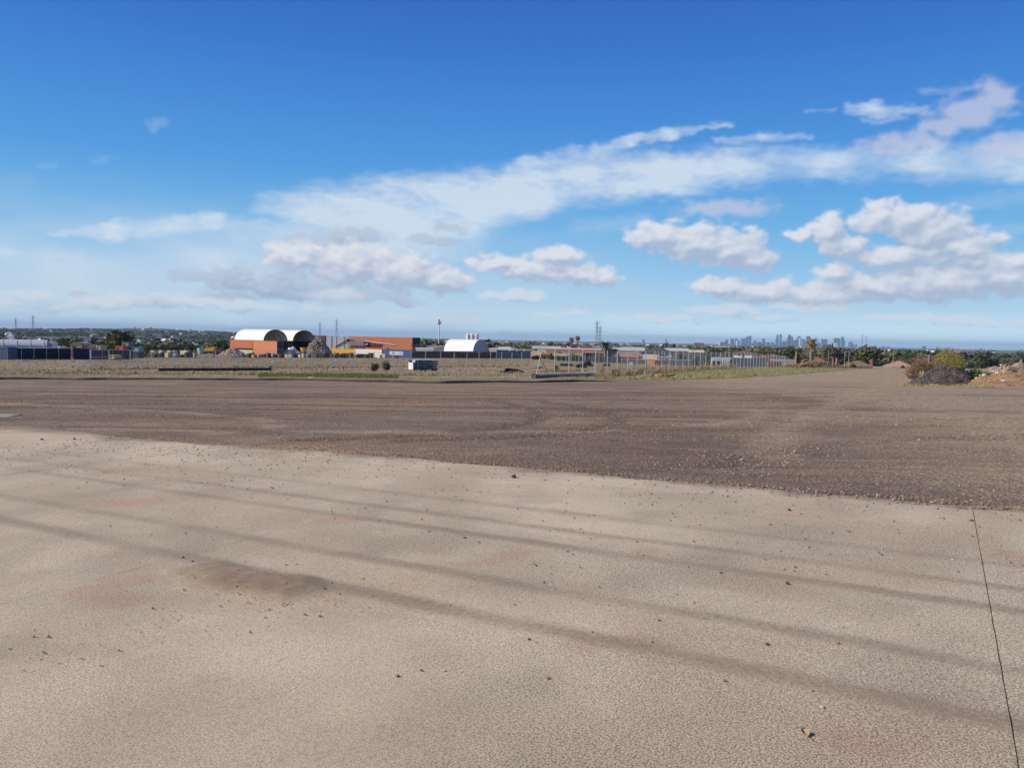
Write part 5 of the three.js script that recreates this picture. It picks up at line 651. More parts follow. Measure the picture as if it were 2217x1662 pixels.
tree(796, 822, 786.5, 66, 'dark leafy weed clump by the post wire fence', [.03, .045, .018], { name: 'bush', category: 'bush', n: 500, low: 0, leaf: 0.07 }); tree(826, 846, 783.5, 68, 'upright dark weed beside the leafy weed clump', [.04, .06, .025], { name: 'bush', category: 'bush', n: 400, low: 0, leaf: 0.07 });
{ const t = tree(1199, 1212, 790, 56, 'thin green sapling beside the leaning fence post', [.07, .095, .045], { name: 'sapling', category: 'sapling', n: 260, low: 0.25, leaf: 0.06 }); }

// ---------- wire fences ----------
const wireMat = mat(.46, .47, .48, 0.5, 0.4);
function meshWires(A, B, hA, hB, out) {                    // crossed wires of one bay, 75 mm apart
  const L = Math.hypot(B.x - A.x, B.z - A.z), H = hA, step = 0.08, r = 0.0022, T = (u, v) => [lerp(A.x, B.x, u / L), lerp(A.y, B.y, u / L) + v, lerp(A.z, B.z, u / L)];
  for (const dir of [-1, 1]) for (let u = -H; u < L + H; u += step) {
    let u0 = u, u1 = u + dir * H, v0 = 0.03, v1 = H; const cl = (t) => { const k = (t - u) / (u1 - u); return 0.03 + (H - 0.03) * k; };
    if (u0 < 0) { if (dir < 0) continue; v0 = cl(0); u0 = 0; } if (u0 > L) { if (dir > 0) continue; v0 = cl(L); u0 = L; } let e = u1; if (e < 0) { v1 = cl(0); e = 0; } if (e > L) { v1 = cl(L); e = L; }
    if (v1 - v0 < 0.02) continue; const a = T(u0, v0), b = T(e, v1);
    out.push([[a[0], a[1] - r, a[2]], [b[0], b[1] - r, b[2]], [b[0], b[1] + r, b[2] + r], [a[0], a[1] + r, a[2] + r]], [[a[0], a[1] + r, a[2] + r], [b[0], b[1] + r, b[2] + r], [b[0], b[1] + r, b[2] - r], [a[0], a[1] + r, a[2] - r]]);
  }
}
const tableAt = (T, px) => { let k = 0; while (k < T.length - 2 && px > T[k + 1][0]) k++; const a = T[k], b = T[k + 1]; return lerp(a[1], b[1], (px - a[0]) / (b[0] - a[0])); };
const fieldY = (x, z) => { const b = bankZ(x / (1 + 0.004 * Math.max(0, bankZ(x) - z))) - z; return land(x, z) + 0.012 + bankH(x) * sm(30, 0.2, b) + 0.12 * (fbm(x * 0.3, z * 0.5, 3) - 0.5) * sm(0.5, 6, b); };
const onField = (px, d) => { const p = onLand(px, d, 800); p.y = fieldY(p.x, p.z); return p; };
const postGeo = cyl(0.036, 0.036, 1.95, 0, -0.1, 0, 7);
function wireFence(label, posts, depth, h, o = {}) {
  const P = posts.map(px => onField(px, tableAt(depth, px))), t = thing('wire_fence', label, 'fence', P[0]), q = [], top = [];
  P.forEach((p, k) => { const m = part(t, 'post', postGeo, galv); m.position.set(p.x - P[0].x, p.y - P[0].y, p.z - P[0].z); m.scale.set(1, (h + 0.06) / 1.85, 1); if (k) { const A = P[k - 1].clone().sub(P[0]), B = p.clone().sub(P[0]); if (!(o.open || []).includes(k)) meshWires(A, B, h, h, q); if (!(o.open || []).includes(k)) for (const v of o.strands || [h, h * 0.5]) top.push(bar([A.x, A.y + v, A.z], [B.x, B.y + v, B.z], 0.004, 4)); } });
  const w = part(t, 'wire_mesh', quads(q), wireMat); w.userData.kind = 'stuff'; const s = part(t, 'strand_wire', merge(top), wireMat); s.userData.kind = 'stuff';
  if (o.extra) o.extra(t, P); return t;
}
const RUN_A = [195, 235.5, 281.7, 327.5, 374.8, 420, 466.7, 522, 577.8, 626.8, 675, 723, 768.5, 810, 850, 888, 921, 953.5, 983, 1010.7, 1036.7, 1061.7, 1085.6, 1107.9, 1129, 1149], depthA = [[195, 68], [1149, 97]];
{ const A = onLand(195, 68, 800), B = onLand(1149, 97, 793), dx = B.x - A.x, dz = B.z - A.z; const dep = px => { const u = side(px, 797); return -(A.z + dz * ((u * -A.z - A.x) / (dx + u * dz))); };
  wireFence('long galvanised chain wire fence with steel posts across the dry field', RUN_A, RUN_A.map(p => [p, dep(p)]), 1.72, { extra: (t, P) => { const a = P[0], b = P[1]; part(t, 'gate_rail', bar([0, 1.12, 0], [b.x - a.x, b.y - a.y + 1.12, b.z - a.z], 0.022, 6), galv); } }); }
const RUN_B = [1201, 1231.8, 1261.5, 1289, 1314.7, 1337, 1359, 1379.4, 1398, 1417, 1433, 1448.8, 1463.7, 1478.5, 1491, 1504, 1516, 1528, 1539, 1550, 1560, 1570, 1578.5, 1587.5], depthB = [[1160, 53], [1300, 52.5], [1398, 63], [1504, 78], [1590, 92], [1700, 108]];
wireFence('galvanised chain wire fence running back beside the short green grass', RUN_B, depthB, 1.78, { open: [1, 2, 3], strands: [1.78, 0.9], extra: (t, P) => {
  const e = onField(1160, 51.5), a = e.clone().sub(P[0]); part(t, 'leaning_post', bar([a.x, a.y - 0.1, a.z], [a.x + 0.40, a.y + 1.9, a.z], 0.032, 7), galv); part(t, 'brace', bar([a.x + 0.26, a.y + 1.25, a.z], [a.x + 0.98, a.y + 0.02, a.z + 0.3], 0.026, 6), mat(.09, .10, .11, 0.6)); part(t, 'top_arm', bar([a.x + 0.40, a.y + 1.9, a.z], [a.x + 0.18, a.y + 1.95, a.z], 0.02, 6), galv); } });
const RUN_C = [1587.5, 1595.5, 1603, 1611, 1618.6, 1625, 1631.6, 1638, 1644.6, 1651, 1657, 1663, 1669, 1675, 1681, 1687, 1693, 1699];
wireFence('wire fence with close-set posts in front of the grey-green timber fence', RUN_C, depthB, 1.75);
wireFence('inner wire fence with spaced posts before the green cloth fence', [1225, 1237, 1252, 1267, 1281, 1297, 1309, 1333], [[1225, 135], [1333, 140]], 1.8);

// ---------- things lying in the field ----------
{ // steel column on blocks
  const A = onField(343, 55), B = onField(589, 55.5), len = A.distanceTo(B), t = thing('steel_column', 'long black steel column lying on blocks in front of the wire fence', 'steel column', A), ang = Math.atan2(-(B.z - A.z), B.x - A.x); t.rotation.y = ang;
  const rise = Math.atan2(B.y - A.y + 0.08, len), m = mat(.010, .014, .024, 0.45, 0.2), w = part(t, 'web', box(len, 0.15, 0.03, len / 2, 0.24, 0), m), f1 = part(t, 'flange', box(len, 0.022, 0.17, len / 2, 0.325, 0), m), f2 = part(t, 'flange', box(len, 0.022, 0.17, len / 2, 0.155, 0), m);
  for (const o of [w, f1, f2]) o.rotation.z = rise; const ep = part(t, 'end_plate', box(0.03, 0.26, 0.24, len + 0.0, 0.24 + len * Math.tan(rise), 0), galv); part(t, 'cleat', box(0.1, 0.14, 0.08, len - 0.42, 0.40 + len * Math.tan(rise), 0), galv); part(t, 'cleat', box(0.12, 0.12, 0.08, len - 0.12, 0.40 + len * Math.tan(rise), 0), mat(.03, .03, .035, 0.7));
  const blk = (px, d, w0, h, lab, mm) => { const p = onField(px, d); single('timber_block', lab, 'block', box(w0, h, 0.22, 0, h / 2 - 0.02, 0), mm, p, ang); };
  const tan = mat(.58, .44, .30, 0.9); blk(413, 54.9, 0.34, 0.17, 'tan block under the near part of the black steel column', tan); blk(519, 55.2, 0.9, 0.15, 'long tan block under the far part of the black steel column', tan); blk(507, 55.2, 0.12, 0.2, 'short dark block under the black steel column', mat(.03, .03, .03, 0.8)); blk(575, 55.4, 0.2, 0.2, 'pale block under the plated end of the steel column', mat(.55, .52, .45, 0.9));
}
{ // stacked galvanised steel frames; sunlit ends and shaded sides painted in by colour
  const d = 68, C = onField(895, d), ps = rad(28), t = thing('steel_stack', 'stack of galvanised steel frames in the grass, its sunlit ends and shaded sides painted in', 'steel stack', C, ps), W = (side(895) - side(868)) * d / Math.cos(ps) * 0.92, L = (side(941) - side(895)) * d / (Math.cos(ps) + side(941) * Math.sin(ps)) * 1.02, dark = mat(.055, .075, .11, 0.5, 0.3), brt = mat(.62, .65, .68, 0.4, 0.25), hs = [0.08, 0.30, 0.52, 0.74];
  hs.forEach((y, k) => { const off = k === 3 ? 0.25 : k === 2 ? 0.05 : 0, n = 4; part(t, 'long_beam', box(L - 0.1 * (k % 2), 0.17, 0.08, L / 2 + off * 0.4, y + 0.1, 0.0), dark); part(t, 'long_beam', box(L, 0.17, 0.08, L / 2, y + 0.1, -W + 0.04), dark); for (let j = 0; j < n; j++) part(t, 'cross_beam', box(0.09, 0.15, W - 0.1, 0.06 + (L - 0.14) * j / (n - 1) + off * (j === 0 ? 1 : 0), y + 0.1, -W / 2), brt); if (k % 2 === 0) part(t, 'panel', box(L * 0.55, 0.13, 0.03, L * 0.68, y + 0.1, 0.055), dark); for (const f of [0.16, 0.42, 0.7, 0.97]) if ((k + Math.round(f * 10)) % 2) part(t, 'bolt_plate', box(0.06, 0.07, 0.03, L * f, y + 0.12, 0.06), brt); });
  part(t, 'top_plate', box(L * 0.72, 0.03, W * 0.9, L * 0.5, 0.97, -W / 2), brt); for (const f of [0.05, 0.5, 0.95]) part(t, 'foot', box(0.12, 0.14, W, L * f, 0.02, -W / 2), mat(.30, .24, .17, 0.9)); t.rotation.y = ps;
  const w2 = part(t, 'end_frame', box(0.05, 0.62, W, -0.03, 0.42, -W / 2), mat(.68, .70, .72, 0.5, 0.1)); 
}
for (const [x0, y0, x1, y1, xl, lab] of [[694, 803, 727, 780, 709, 'sloping steel prop with white cap on the green grass'], [727, 804, 758.5, 780, 743, 'sloping steel prop without cap on the green grass']]) { const d = 62, b = onField(x0, d), t = thing('steel_prop', lab, 'prop', b), a1 = rel(b, x1, y1, d), k = (xl - x0) / (x1 - x0); part(t, 'pipe', bar([0, 0.02, 0], a1, 0.035, 7), mat(.20, .18, .16, 0.6)); part(t, 'leg', bar([a1[0] * k, 0.0 + land(b.x + a1[0] * k, b.z) - land(b.x, b.z), 0], [a1[0] * k, a1[1] * k, 0], 0.028, 6), mat(.06, .06, .06, 0.7)); if (x0 < 700) part(t, 'cap', new THREE.SphereGeometry(0.06, 8, 6).translate(...a1), whiteTrim); }
{ // charred timbers
  const d = 62, b = onField(1108, d), t = thing('timber_pile', 'pile of blackened timbers on the bare track', 'timber', b), blk = mat(.018, .015, .014, 0.95), r = rng(4); const seg = (p, q, y0, y1, s, m = blk, n = 'timber') => part(t, n, bar([(side(p) - side(1108)) * d, y0, r() - 0.5], [(side(q) - side(1108)) * d, y1, r() * 0.8 - 0.4], s, 5), m);
  seg(1094, 1128, 0.30, 0.16, 0.09); seg(1097, 1122, 0.33, 0.24, 0.08); seg(1102, 1134, 0.26, 0.12, 0.07); seg(1082, 1112, 0.05, 0.10, 0.06); seg(1085, 1116, 0.08, 0.06, 0.08); seg(1093, 1110, 0.18, 0.28, 0.09); seg(1100, 1118, 0.14, 0.22, 0.09); part(t, 'tan_block', box(0.42, 0.18, 0.3, (side(1121) - side(1108)) * d, 0.08, 0.3), mat(.42, .25, .12, 0.9)); seg(1076, 1086, 0.42, 0.50, 0.03); part(t, 'grey_bar', bar([-0.4, 0.08, 0.7], [0.0, 0.14, 0.6], 0.03, 5), galvDull);
}
{ // roll of wire mesh
  const A = onField(1156, 46.2), B = onField(1287, 53.0), len = A.distanceTo(B), t = thing('wire_roll', 'long grey roll of wire mesh lying under the fence posts', 'wire roll', A), dir = B.clone().sub(A).normalize(), q = new THREE.Quaternion().setFromUnitVectors(new THREE.Vector3(1, 0, 0), dir), R = 0.17, g = [];
  part(t, 'core', new THREE.CylinderGeometry(R * 0.78, R * 0.72, len, 12, 24).rotateZ(Math.PI / 2).translate(len / 2, R * 0.9, 0), mat(.09, .105, .125, 0.9)).quaternion.copy(q);
  for (let s = 0; s < 2; s++) for (let k = 0; k < 46; k++) { const pts = []; for (let i = 0; i <= 10; i++) { const a = (i / 10) * 6.283 * (s ? 1 : -1) + k, w = R * (0.93 + 0.14 * fbm(k * 0.7 + i * 0.3, s * 5, 2)); pts.push(new THREE.Vector3(len * (k + i / 10) / 47, R * 0.9 + Math.cos(a) * w, Math.sin(a) * w)); } g.push(new THREE.TubeGeometry(new THREE.CatmullRomCurve3(pts), 12, 0.010, 3)); }
  const w = part(t, 'wire_coil', merge(g), mat(.30, .33, .36, 0.5, 0.4)); w.quaternion.copy(q); w.userData.kind = 'stuff'; part(t, 'end_ring', new THREE.TorusGeometry(R * 0.85, 0.03, 6, 16).rotateY(Math.PI / 2).translate(0, R * 0.9, 0), mat(.03, .03, .035, 0.7)).quaternion.copy(q);
  const wp = onField(1284, 53.2); single('white_bag', 'white sheet caught on the end of the wire roll', 'sheet', stoneGeo(77, 0.4).scale(0.16, 0.1, 0.12).translate(0, 0.36, 0), mat(.7, .7, .68, 0.9), wp);
}
{ // timber stack and dark junk
  const d = 66, b = onField(1197, d), t = thing('timber_stack', 'long stack of orange-tan boards behind the leaning post', 'timber', b), r = rng(8), tan = [mat(.50, .31, .17, 0.9), mat(.42, .25, .14, 0.9), mat(.56, .39, .24, 0.9)]; for (let k = 0; k < 22; k++) { const lv = Math.floor(k / 8), x = (r() - 0.5) * 1.0 + (lv ? 0.5 : -0.1); part(t, 'board', box(2.2 + r() * 1.0, 0.09, 0.16, x, 0.06 + lv * 0.12, -0.6 + (k % 8) * 0.18, (r() - 0.5) * 0.08), tan[k % 3]); } for (const x of [-1.1, 0.2, 1.2]) part(t, 'bearer', box(0.1, 0.05, 1.5, x, 0.0, 0), tan[1]);
  const junk = (px, d0, w, h, lab, tones, seed, name = 'scrap_heap') => heap(name, lab, 'scrap', onField(px, d0), w, h, w * 0.7, moundMat, { n: 90, s: 0.16, c: tones, name: 'scrap' }, { tone: tones[0], seed });
  const dk = [[.03, .032, .035], [.05, .05, .055], [.02, .02, .022]]; junk(1271, 98, 1.6, 0.75, 'dark scrap heap beyond the posts, tallest of three', dk, 61); junk(1258, 86, 1.3, 0.5, 'low dark scrap heap beside the taller one', dk, 62); junk(1313, 96, 1.0, 0.4, 'small dark scrap heap far along the fence', dk, 63); junk(1247, 70, 2.2, 0.26, 'low pale rubble at the end of the board stack', [[.45, .38, .30], [.30, .24, .18]], 64);
  const sp = onField(1225, 95), st = thing('steel_trough', 'dark flat steel trough lying behind the board stack', 'trough', sp, rad(6)); part(st, 'tray', box(1.5, 0.22, 0.8, 0, 0.2, 0), mat(.06, .07, .07, 0.7)); part(st, 'lip', box(1.6, 0.05, 0.9, 0, 0.33, 0), mat(.10, .11, .11, 0.6)); part(st, 'handle', bar([0.7, 0.2, 0.4], [1.1, 0.12, 0.5], 0.05, 5), steelDark);
  const mp = onField(1163, 82); single('soil_mound', 'small grey soil mound behind the fence end', 'soil', stoneGeo(9, 0.5).scale(0.9, 0.55, 0.6), mat(.12, .115, .10, 1), mp);
  const bp = onField(1428, 50.5); const bd = single('boulder', 'rounded rusty-brown boulder at the gravel edge', 'boulder', new THREE.IcosahedronGeometry(1, 3), mat(.30, .17, .105, 0.95), bp); { const p = bd.geometry.attributes.position; for (let i = 0; i < p.count; i++) { const x = p.getX(i), y = p.getY(i), z = p.getZ(i), n = 0.85 + 0.4 * (fbm(x * 1.5 + y * 0.7 + 5, z * 1.5 + y + 5, 3) - 0.3); p.setXYZ(i, x * 0.36 * n, (y * 0.75 + 0.45) * 0.30 * n, z * 0.34 * n); } bd.geometry.computeVertexNormals(); }
  const bp2 = onField(1414, 51); single('boulder', 'dark small boulder leaning on the rusty-brown one', 'boulder', stoneGeo(31, 0.8).scale(0.2, 0.28, 0.2).translate(0, 0.15, 0), mat(.14, .10, .075, 0.95), bp2);
  const jp = onField(1394, 51.5), jt = thing('broken_pallet', 'broken weathered pallet in the dry weeds', 'pallet', jp, 0.4); for (let k = 0; k < 5; k++) part(jt, 'board', box(0.75, 0.025, 0.09, 0.05 * k, 0.12 + 0.03 * k, -0.3 + 0.15 * k, 0.1 * k, 0.2, 0.25), mat(.28, .23, .18, 0.95)); for (const x of [-0.3, 0.3]) part(jt, 'bearer', box(0.06, 0.1, 0.7, x, 0.06, 0, 0.1), mat(.24, .19, .14, 0.95)); part(jt, 'white_strip', box(0.34, 0.03, 0.1, 0.1, 0.33, 0.1, 0.3), mat(.62, .62, .60, 0.8));
  const lp = onField(1451, 51), lt = thing('log', 'weathered log with a dark sawn end in the weeds', 'log', lp, 0.35); part(lt, 'stem', bar([-0.4, 0.08, 0], [0.34, 0.24, 0], 0.075, 9), mat(.24, .15, .09, 0.95)); part(lt, 'branch', bar([-0.1, 0.12, 0], [-0.42, 0.3, 0.1], 0.035, 6), mat(.24, .16, .10, 0.95)); part(lt, 'sawn_end', bar([0.34, 0.24, 0], [0.36, 0.245, 0], 0.078, 9), mat(.03, .022, .018, 0.95));
}
// ---------- heaps at the right edge of the yard ----------
{
  const d = 41, P = px => { const p = onLand(px, d, 830); p.y = plane(p.x, p.z) + 0.01; return p; }, U = d / FOCAL;
  const asphalt = [[.12, .092, .09], [.15, .12, .12], [.085, .066, .066], [.24, .20, .18]], clay = [[.38, .235, .13], [.46, .32, .20], [.30, .17, .095], [.50, .39, .27]];
  const a = P(2068); a.z -= 1.2; heap('asphalt_heap', 'heap of dark purple-black broken asphalt at the gravel edge', 'rubble', a, 3.7, 0.86, 2.6, moundMat, { n: 3400, s: 0.030, c: asphalt }, { tone: [.13, .10, .10], pw: 1.5, rough: 0.9, seed: 71 });
  const a2 = P(2105); a2.z -= 2.6; heap('soil_heap', 'grassy soil ridge behind the dark asphalt heap', 'soil', a2, 3.4, 1.25, 2.0, moundMat, { n: 500, s: 0.05, c: [[.25, .19, .13], [.34, .27, .18]] }, { tone: [.25, .20, .13], pw: 2.0, seed: 72 });
  const c = P(2195); c.z += 0.3; heap('clay_heap', 'sandy orange clay and rubble heap at the edge of the yard', 'soil', c, 5.4, 0.72, 3.4, moundMat, { n: 1500, s: 0.030, c: clay }, { tone: [.39, .24, .13], pw: 1.7, rough: 0.8, seed: 73 });
  const c2 = P(2225); c2.z -= 1.4; heap('clay_heap', 'pale broken concrete ridge on the clay behind', 'soil', c2, 4.6, 0.95, 2.0, moundMat, { n: 420, s: 0.06, c: [[.48, .40, .30], [.54, .47, .36], [.36, .25, .16]] }, { tone: [.42, .31, .20], pw: 1.8, rough: 1.0, seed: 74 });
  const rock = (px, py, w, lab, sd, m = mat(.60, .50, .38, 0.95), dz = 0) => { const q = at(px, py, d + dz); single('rock', lab, 'rock', stoneGeo(sd, 0.7).scale(w, w, w), m, q, sd); };
  rock(2172, 825, 0.16, 'pale cream boulder low on the clay heap', 81, undefined, -0.9); rock(2123, 838, 0.15, 'flat cream slab at the foot of the clay heap', 82, undefined, -1.6); rock(2160, 808, 0.13, 'pale rock high on the clay heap', 83, mat(.66, .60, .48, 0.95), 0.6); rock(2132, 812, 0.12, 'whitish lump between the asphalt heap and the clay', 84, mat(.66, .60, .48, 0.95), 0); rock(2112, 813.5, 0.10, 'black lump on the asphalt heap', 85, mat(.03, .03, .035, 0.8), -0.8);
  const fp = P(2014); fp.z += 0.8; single('timber_sheet', 'flat brown timber sheet on the weedy edge', 'sheet', box(0.46, 0.03, 0.7, 0, 0.05, 0, 0.3, 0.1), mat(.33, .22, .13, 0.9), fp);
  // dry reddish bush and yellow bush: many thin stems
  const stems = (name, label, px, dz, w, h, n, tones, leafTone, lift = 0) => { const p = P(px); p.z -= dz; p.y += lift; const t = thing(name, label, 'bush', p), r = rng(px), q = [], cs = []; for (let k = 0; k < n; k++) { const a0 = r() * 6.283, q0 = r() * w * 0.36; let x = Math.cos(a0) * q0, z = Math.sin(a0) * q0, y = 0; const a = a0 + (r() - 0.5), sp = w * 0.16 * r(), H = h * (0.35 + 0.75 * r()) * (1 - 0.45 * (q0 / (w * 0.28)) ** 2), tn = tones[Math.floor(r() * tones.length)], j = 0.7 + 0.6 * r(), wd = 0.006 + 0.006 * r(); for (let s = 0; s < 4; s++) { const nx = x + Math.cos(a) * sp * (0.4 + 0.3 * s) / 2, nz = z + Math.sin(a) * sp * (0.4 + 0.3 * s) / 2, ny = y + H / 4, ww = wd * (1 - s / 5); q.push([[x - ww, y, z], [x + ww, y, z], [nx + ww * 0.8, ny, nz], [nx - ww * 0.8, ny, nz]]); cs.push(tn.map(v => v * j)); if (s > 0) for (let l = 0; l < 2; l++) { const b = r() * 6.28, ll = 0.03 + 0.05 * r(); q.push([[nx, ny, nz], [nx + Math.cos(b) * ll, ny + ll * 0.7, nz + Math.sin(b) * ll], [nx + Math.cos(b) * ll * 0.9, ny + ll * 1.1, nz + Math.sin(b) * ll * 1.1], [nx - 0.01, ny + 0.02, nz]]); cs.push(tn.map(v => v * (0.7 + 0.6 * r()))); } x = nx; z = nz; y = ny; } } const g = quads(q), C = new Float32Array(q.length * 12); cs.forEach((c0, k) => { for (let j = 0; j < 4; j++) C.set(c0, k * 12 + j * 3); }); g.setAttribute('color', new THREE.BufferAttribute(C, 3)); part(t, 'stem_mass', g, leafMat); if (leafTone) part(t, 'foliage', crownGeo(px, w * 0.5, h * 0.55, w * 0.5, 700, 0.06, leafTone, 8), leafMat); return t; };
  stems('dry_bush', 'tall dry reddish-brown bush in front of the dark asphalt heap', 2036, 2.3, 1.35, 1.15, 520, [[.30, .18, .105], [.36, .24, .15], [.24, .14, .09]], null, 0.22); stems('dry_bush', 'thin dry brown bush behind the reddish one', 2058, 1.9, 1.3, 1.0, 260, [[.30, .18, .10], [.24, .13, .08]], null, 0.4);
  stems('flowering_bush', 'bright yellow-green flowering bush on the ridge', 2112, 2.6, 1.7, 1.15, 900, [[.36, .30, .09], [.26, .25, .09], [.42, .34, .12]], null, 0.70); 
  tree(2096, 2150, 797, 43.4, 'dark green leafy weeds under the flowering bush', [.05, .085, .03], { name: 'bush', category: 'bush', n: 1200, low: 0.02, leaf: 0.055, lobes: 12 }); tree(2126, 2156, 806, 41.8, 'bright green weed clump between the asphalt and the clay', [.075, .12, .03], { name: 'bush', category: 'bush', n: 800, low: 0.02, leaf: 0.05 }); tree(1993, 2018, 806, 42.5, 'pale green weed clump beside the dry reddish bush', [.15, .18, .07], { name: 'bush', category: 'bush', n: 700, low: 0.02, leaf: 0.05 }); tree(2075, 2096, 790, 44, 'dark green shrub between the two bushes on the ridge', [.04, .06, .022], { name: 'bush', category: 'bush', n: 500, low: 0.02, leaf: 0.06 });
  // long bank of uprooted roots and soil across the crest
  const rb = onField(1770, 96); heap('soil_heap', 'long low bank of brown soil and uprooted roots along the crest', 'soil', rb, 8.4, 0.85, 3.0, moundMat, { n: 900, s: 0.09, c: [[.20, .13, .085], [.28, .20, .13], [.14, .10, .07]], name: 'clod' }, { tone: [.20, .145, .095], pw: 1.9, seed: 91 });
  const rb2 = onField(1722, 97); heap('soil_heap', 'flat tongue of reddish soil beside the root bank', 'soil', rb2, 4.4, 0.5, 3, moundMat, { n: 300, s: 0.07, c: [[.24, .12, .07], [.30, .18, .11]], name: 'clod' }, { tone: [.25, .135, .08], pw: 2, seed: 92 });
  const rp = onField(1744, 95), rt = thing('uprooted_stump', 'pale uprooted tree roots arching over the soil bank', 'stump', rp), rm = mat(.34, .24, .15, 0.95); const tube = (l, r) => new THREE.TubeGeometry(new THREE.CatmullRomCurve3(l.map(v => new THREE.Vector3(...v))), 14, r, 6); part(rt, 'root', tube([[-0.6, 0.3, 0], [-0.3, 0.95, 0.1], [0.2, 1.05, 0], [0.5, 0.6, 0]], 0.085), rm); part(rt, 'root', tube([[0.2, 0.4, 0], [0.7, 0.7, 0], [1.3, 1.25, 0]], 0.06), rm); part(rt, 'root', tube([[-0.9, 0.3, 0.3], [-0.2, 0.55, 0.4], [0.6, 0.5, 0.3]], 0.07), rm); part(rt, 'root', tube([[0.4, 0.4, 0.2], [1.3, 0.5, 0.2], [1.8, 0.85, 0]], 0.045), rm);
}
// ---------- far away: city, masts, poles ----------
{
  const Z = 7.135, list = [[145, 185, 250], [222, 285, 232], [295, 333, 232], [385, 460, 228], [465, 495, 200], [505, 545, 192], [545, 585, 300], [580, 622, 265], [640, 700, 285], [722, 750, 235], [750, 840, 285], [855, 897, 288], [920, 942, 240], [934, 962, 172], [975, 1015, 160], [1025, 1090, 275], [1095, 1115, 235], [1113, 1152, 172], [1150, 1190, 198], [1195, 1240, 260], [1240, 1275, 235], [1265, 1300, 195], [1335, 1365, 242], [1372, 1400, 270], [1400, 1448, 195], [1565, 1620, 300], [1632, 1672, 240], [1680, 1718, 242], [1795, 1825, 300], [1825, 1858, 222], [1868, 1895, 222], [1895, 1920, 232], [1930, 1975, 203], [1975, 1992, 255], [2045, 2118, 282], [2118, 2140, 325], [2158, 2180, 322], [560, 660, 325], [690, 730, 310], [840, 930, 320], [1020, 1100, 305], [1160, 1250, 300], [1310, 1400, 305], [190, 225, 318], [1720, 1790, 330]].map(([a, b, t]) => [1550 + a / Z, 1550 + b / Z, 700 + t / Z]);
  const Y = 5.305; for (const [a, b, t] of [[455, 475, 420], [510, 575, 440], [585, 615, 422], [640, 670, 425], [745, 800, 445], [800, 830, 440], [1050, 1085, 420], [1115, 1150, 450], [1205, 1240, 430], [1515, 1555, 467]]) list.push([1800 + a / Y, 1800 + b / Y, 670 + t / Y]); for (const [a, b, t] of [[985, 1025, 410], [1055, 1090, 430], [1103, 1120, 438], [1117, 1160, 350]]) list.push([1280 + a / 10.05, 1280 + b / 10.05, 700 + t / 10.05]);
  const tones = [mat(.07, .07, .075, 0.3), mat(.045, .047, .05, 0.25), mat(.11, .11, .11, 0.4), mat(.06, .062, .065, 0.25)], r = rng(19);
  const tower = (x0, x1, yt, d, m, label, group) => { const p = onLand((x0 + x1) / 2, d, 750); const w = (side(x1) - side(x0)) * d, top = at((x0 + x1) / 2, yt, d).y, h = top - p.y, t = thing('city_tower', label, 'tower', p, 0, group), kind = Math.floor(r() * 4), l = w * 0.8; part(t, 'shaft', kind === 3 ? new THREE.CylinderGeometry(w * 0.46, w * 0.5, h * 0.95, 6).translate(0, h * 0.475, 0) : box(w, h * (kind ? 0.93 : 1), l, 0, h * (kind ? 0.465 : 0.5), 0, (r() - 0.5) * 0.5), m); if (kind === 1) part(t, 'crown', box(w * 0.62, h * 0.07, l * 0.6, w * 0.12, h * 0.965, 0), m); if (kind === 2) part(t, 'crown', box(w * 0.8, h * 0.07, l * 0.8, 0, h * 0.965, 0), m); if (kind === 3) part(t, 'crown', cyl(w * 0.3, w * 0.1, h * 0.05, 0, h * 0.95, 0, 6), m); return t; };
  list.forEach(([a, b, t], k) => tower(a, b, t, 14000 + 2000 * r(), tones[k % 4], k === 14 ? 'tallest blue tower in the distant city skyline' : k === 10 ? 'broad squat blue block in the distant city skyline' : k === 5 ? 'slim tall blue tower ending the first cluster of the distant skyline' : k === 24 ? 'square-shouldered blue tower just behind the tall shaggy palm' : 'hazy blue high-rise tower in the distant city skyline', [14, 10, 5, 24].includes(k) ? undefined : 'distant city towers'));
  tower(1550 + 50 / Z, 1550 + 135 / Z, 700 + 285 / Z, 8000, mat(.42, .40, .36, 0.8), 'beige slab block standing left of the blue city towers'); tower(1550 + 318 / Z, 1550 + 366 / Z, 700 + 262 / Z, 13000, mat(.62, .55, .52, 0.7), 'pale pinkish tower among the blue city towers'); tower(1550 + 1287 / Z, 1550 + 1322 / Z, 700 + 222 / Z, 13000, mat(.72, .72, .72, 0.5), 'slim white tower among the blue city towers'); tower(1550 + 1832 / Z, 1550 + 1880 / Z, 700 + 300 / Z, 13000, mat(.70, .70, .68, 0.5), 'short white block in front of a group of blue towers'); tower(268, 276, 710, 6000, mat(.13, .13, .14, 0.5), 'dark blue tower block on the left horizon beyond the spreading tree'); tower(324, 329, 708.5, 7500, mat(.13, .13, .14, 0.5), 'thin blue tower on the wooded hill'); tower(334.5, 338, 711, 7500, mat(.13, .13, .14, 0.5), 'second thin blue tower lower on the wooded hill'); 
  for (const [px, lab] of [[1800 + 1408 / Y, 'thin white bridge pylon on the right horizon, first of a pair'], [1800 + 1440 / Y, 'thin white bridge pylon on the right horizon, second of a pair']]) { const d = 12500, p = onLand(px, d, 752), h = at(px, 752.2, d).y - p.y, t = thing('bridge_pylon', lab, 'pylon', p); part(t, 'shaft', cyl(4, 3, h, 0, 0, 0, 8), mat(.72, .72, .72, 0.6)); }
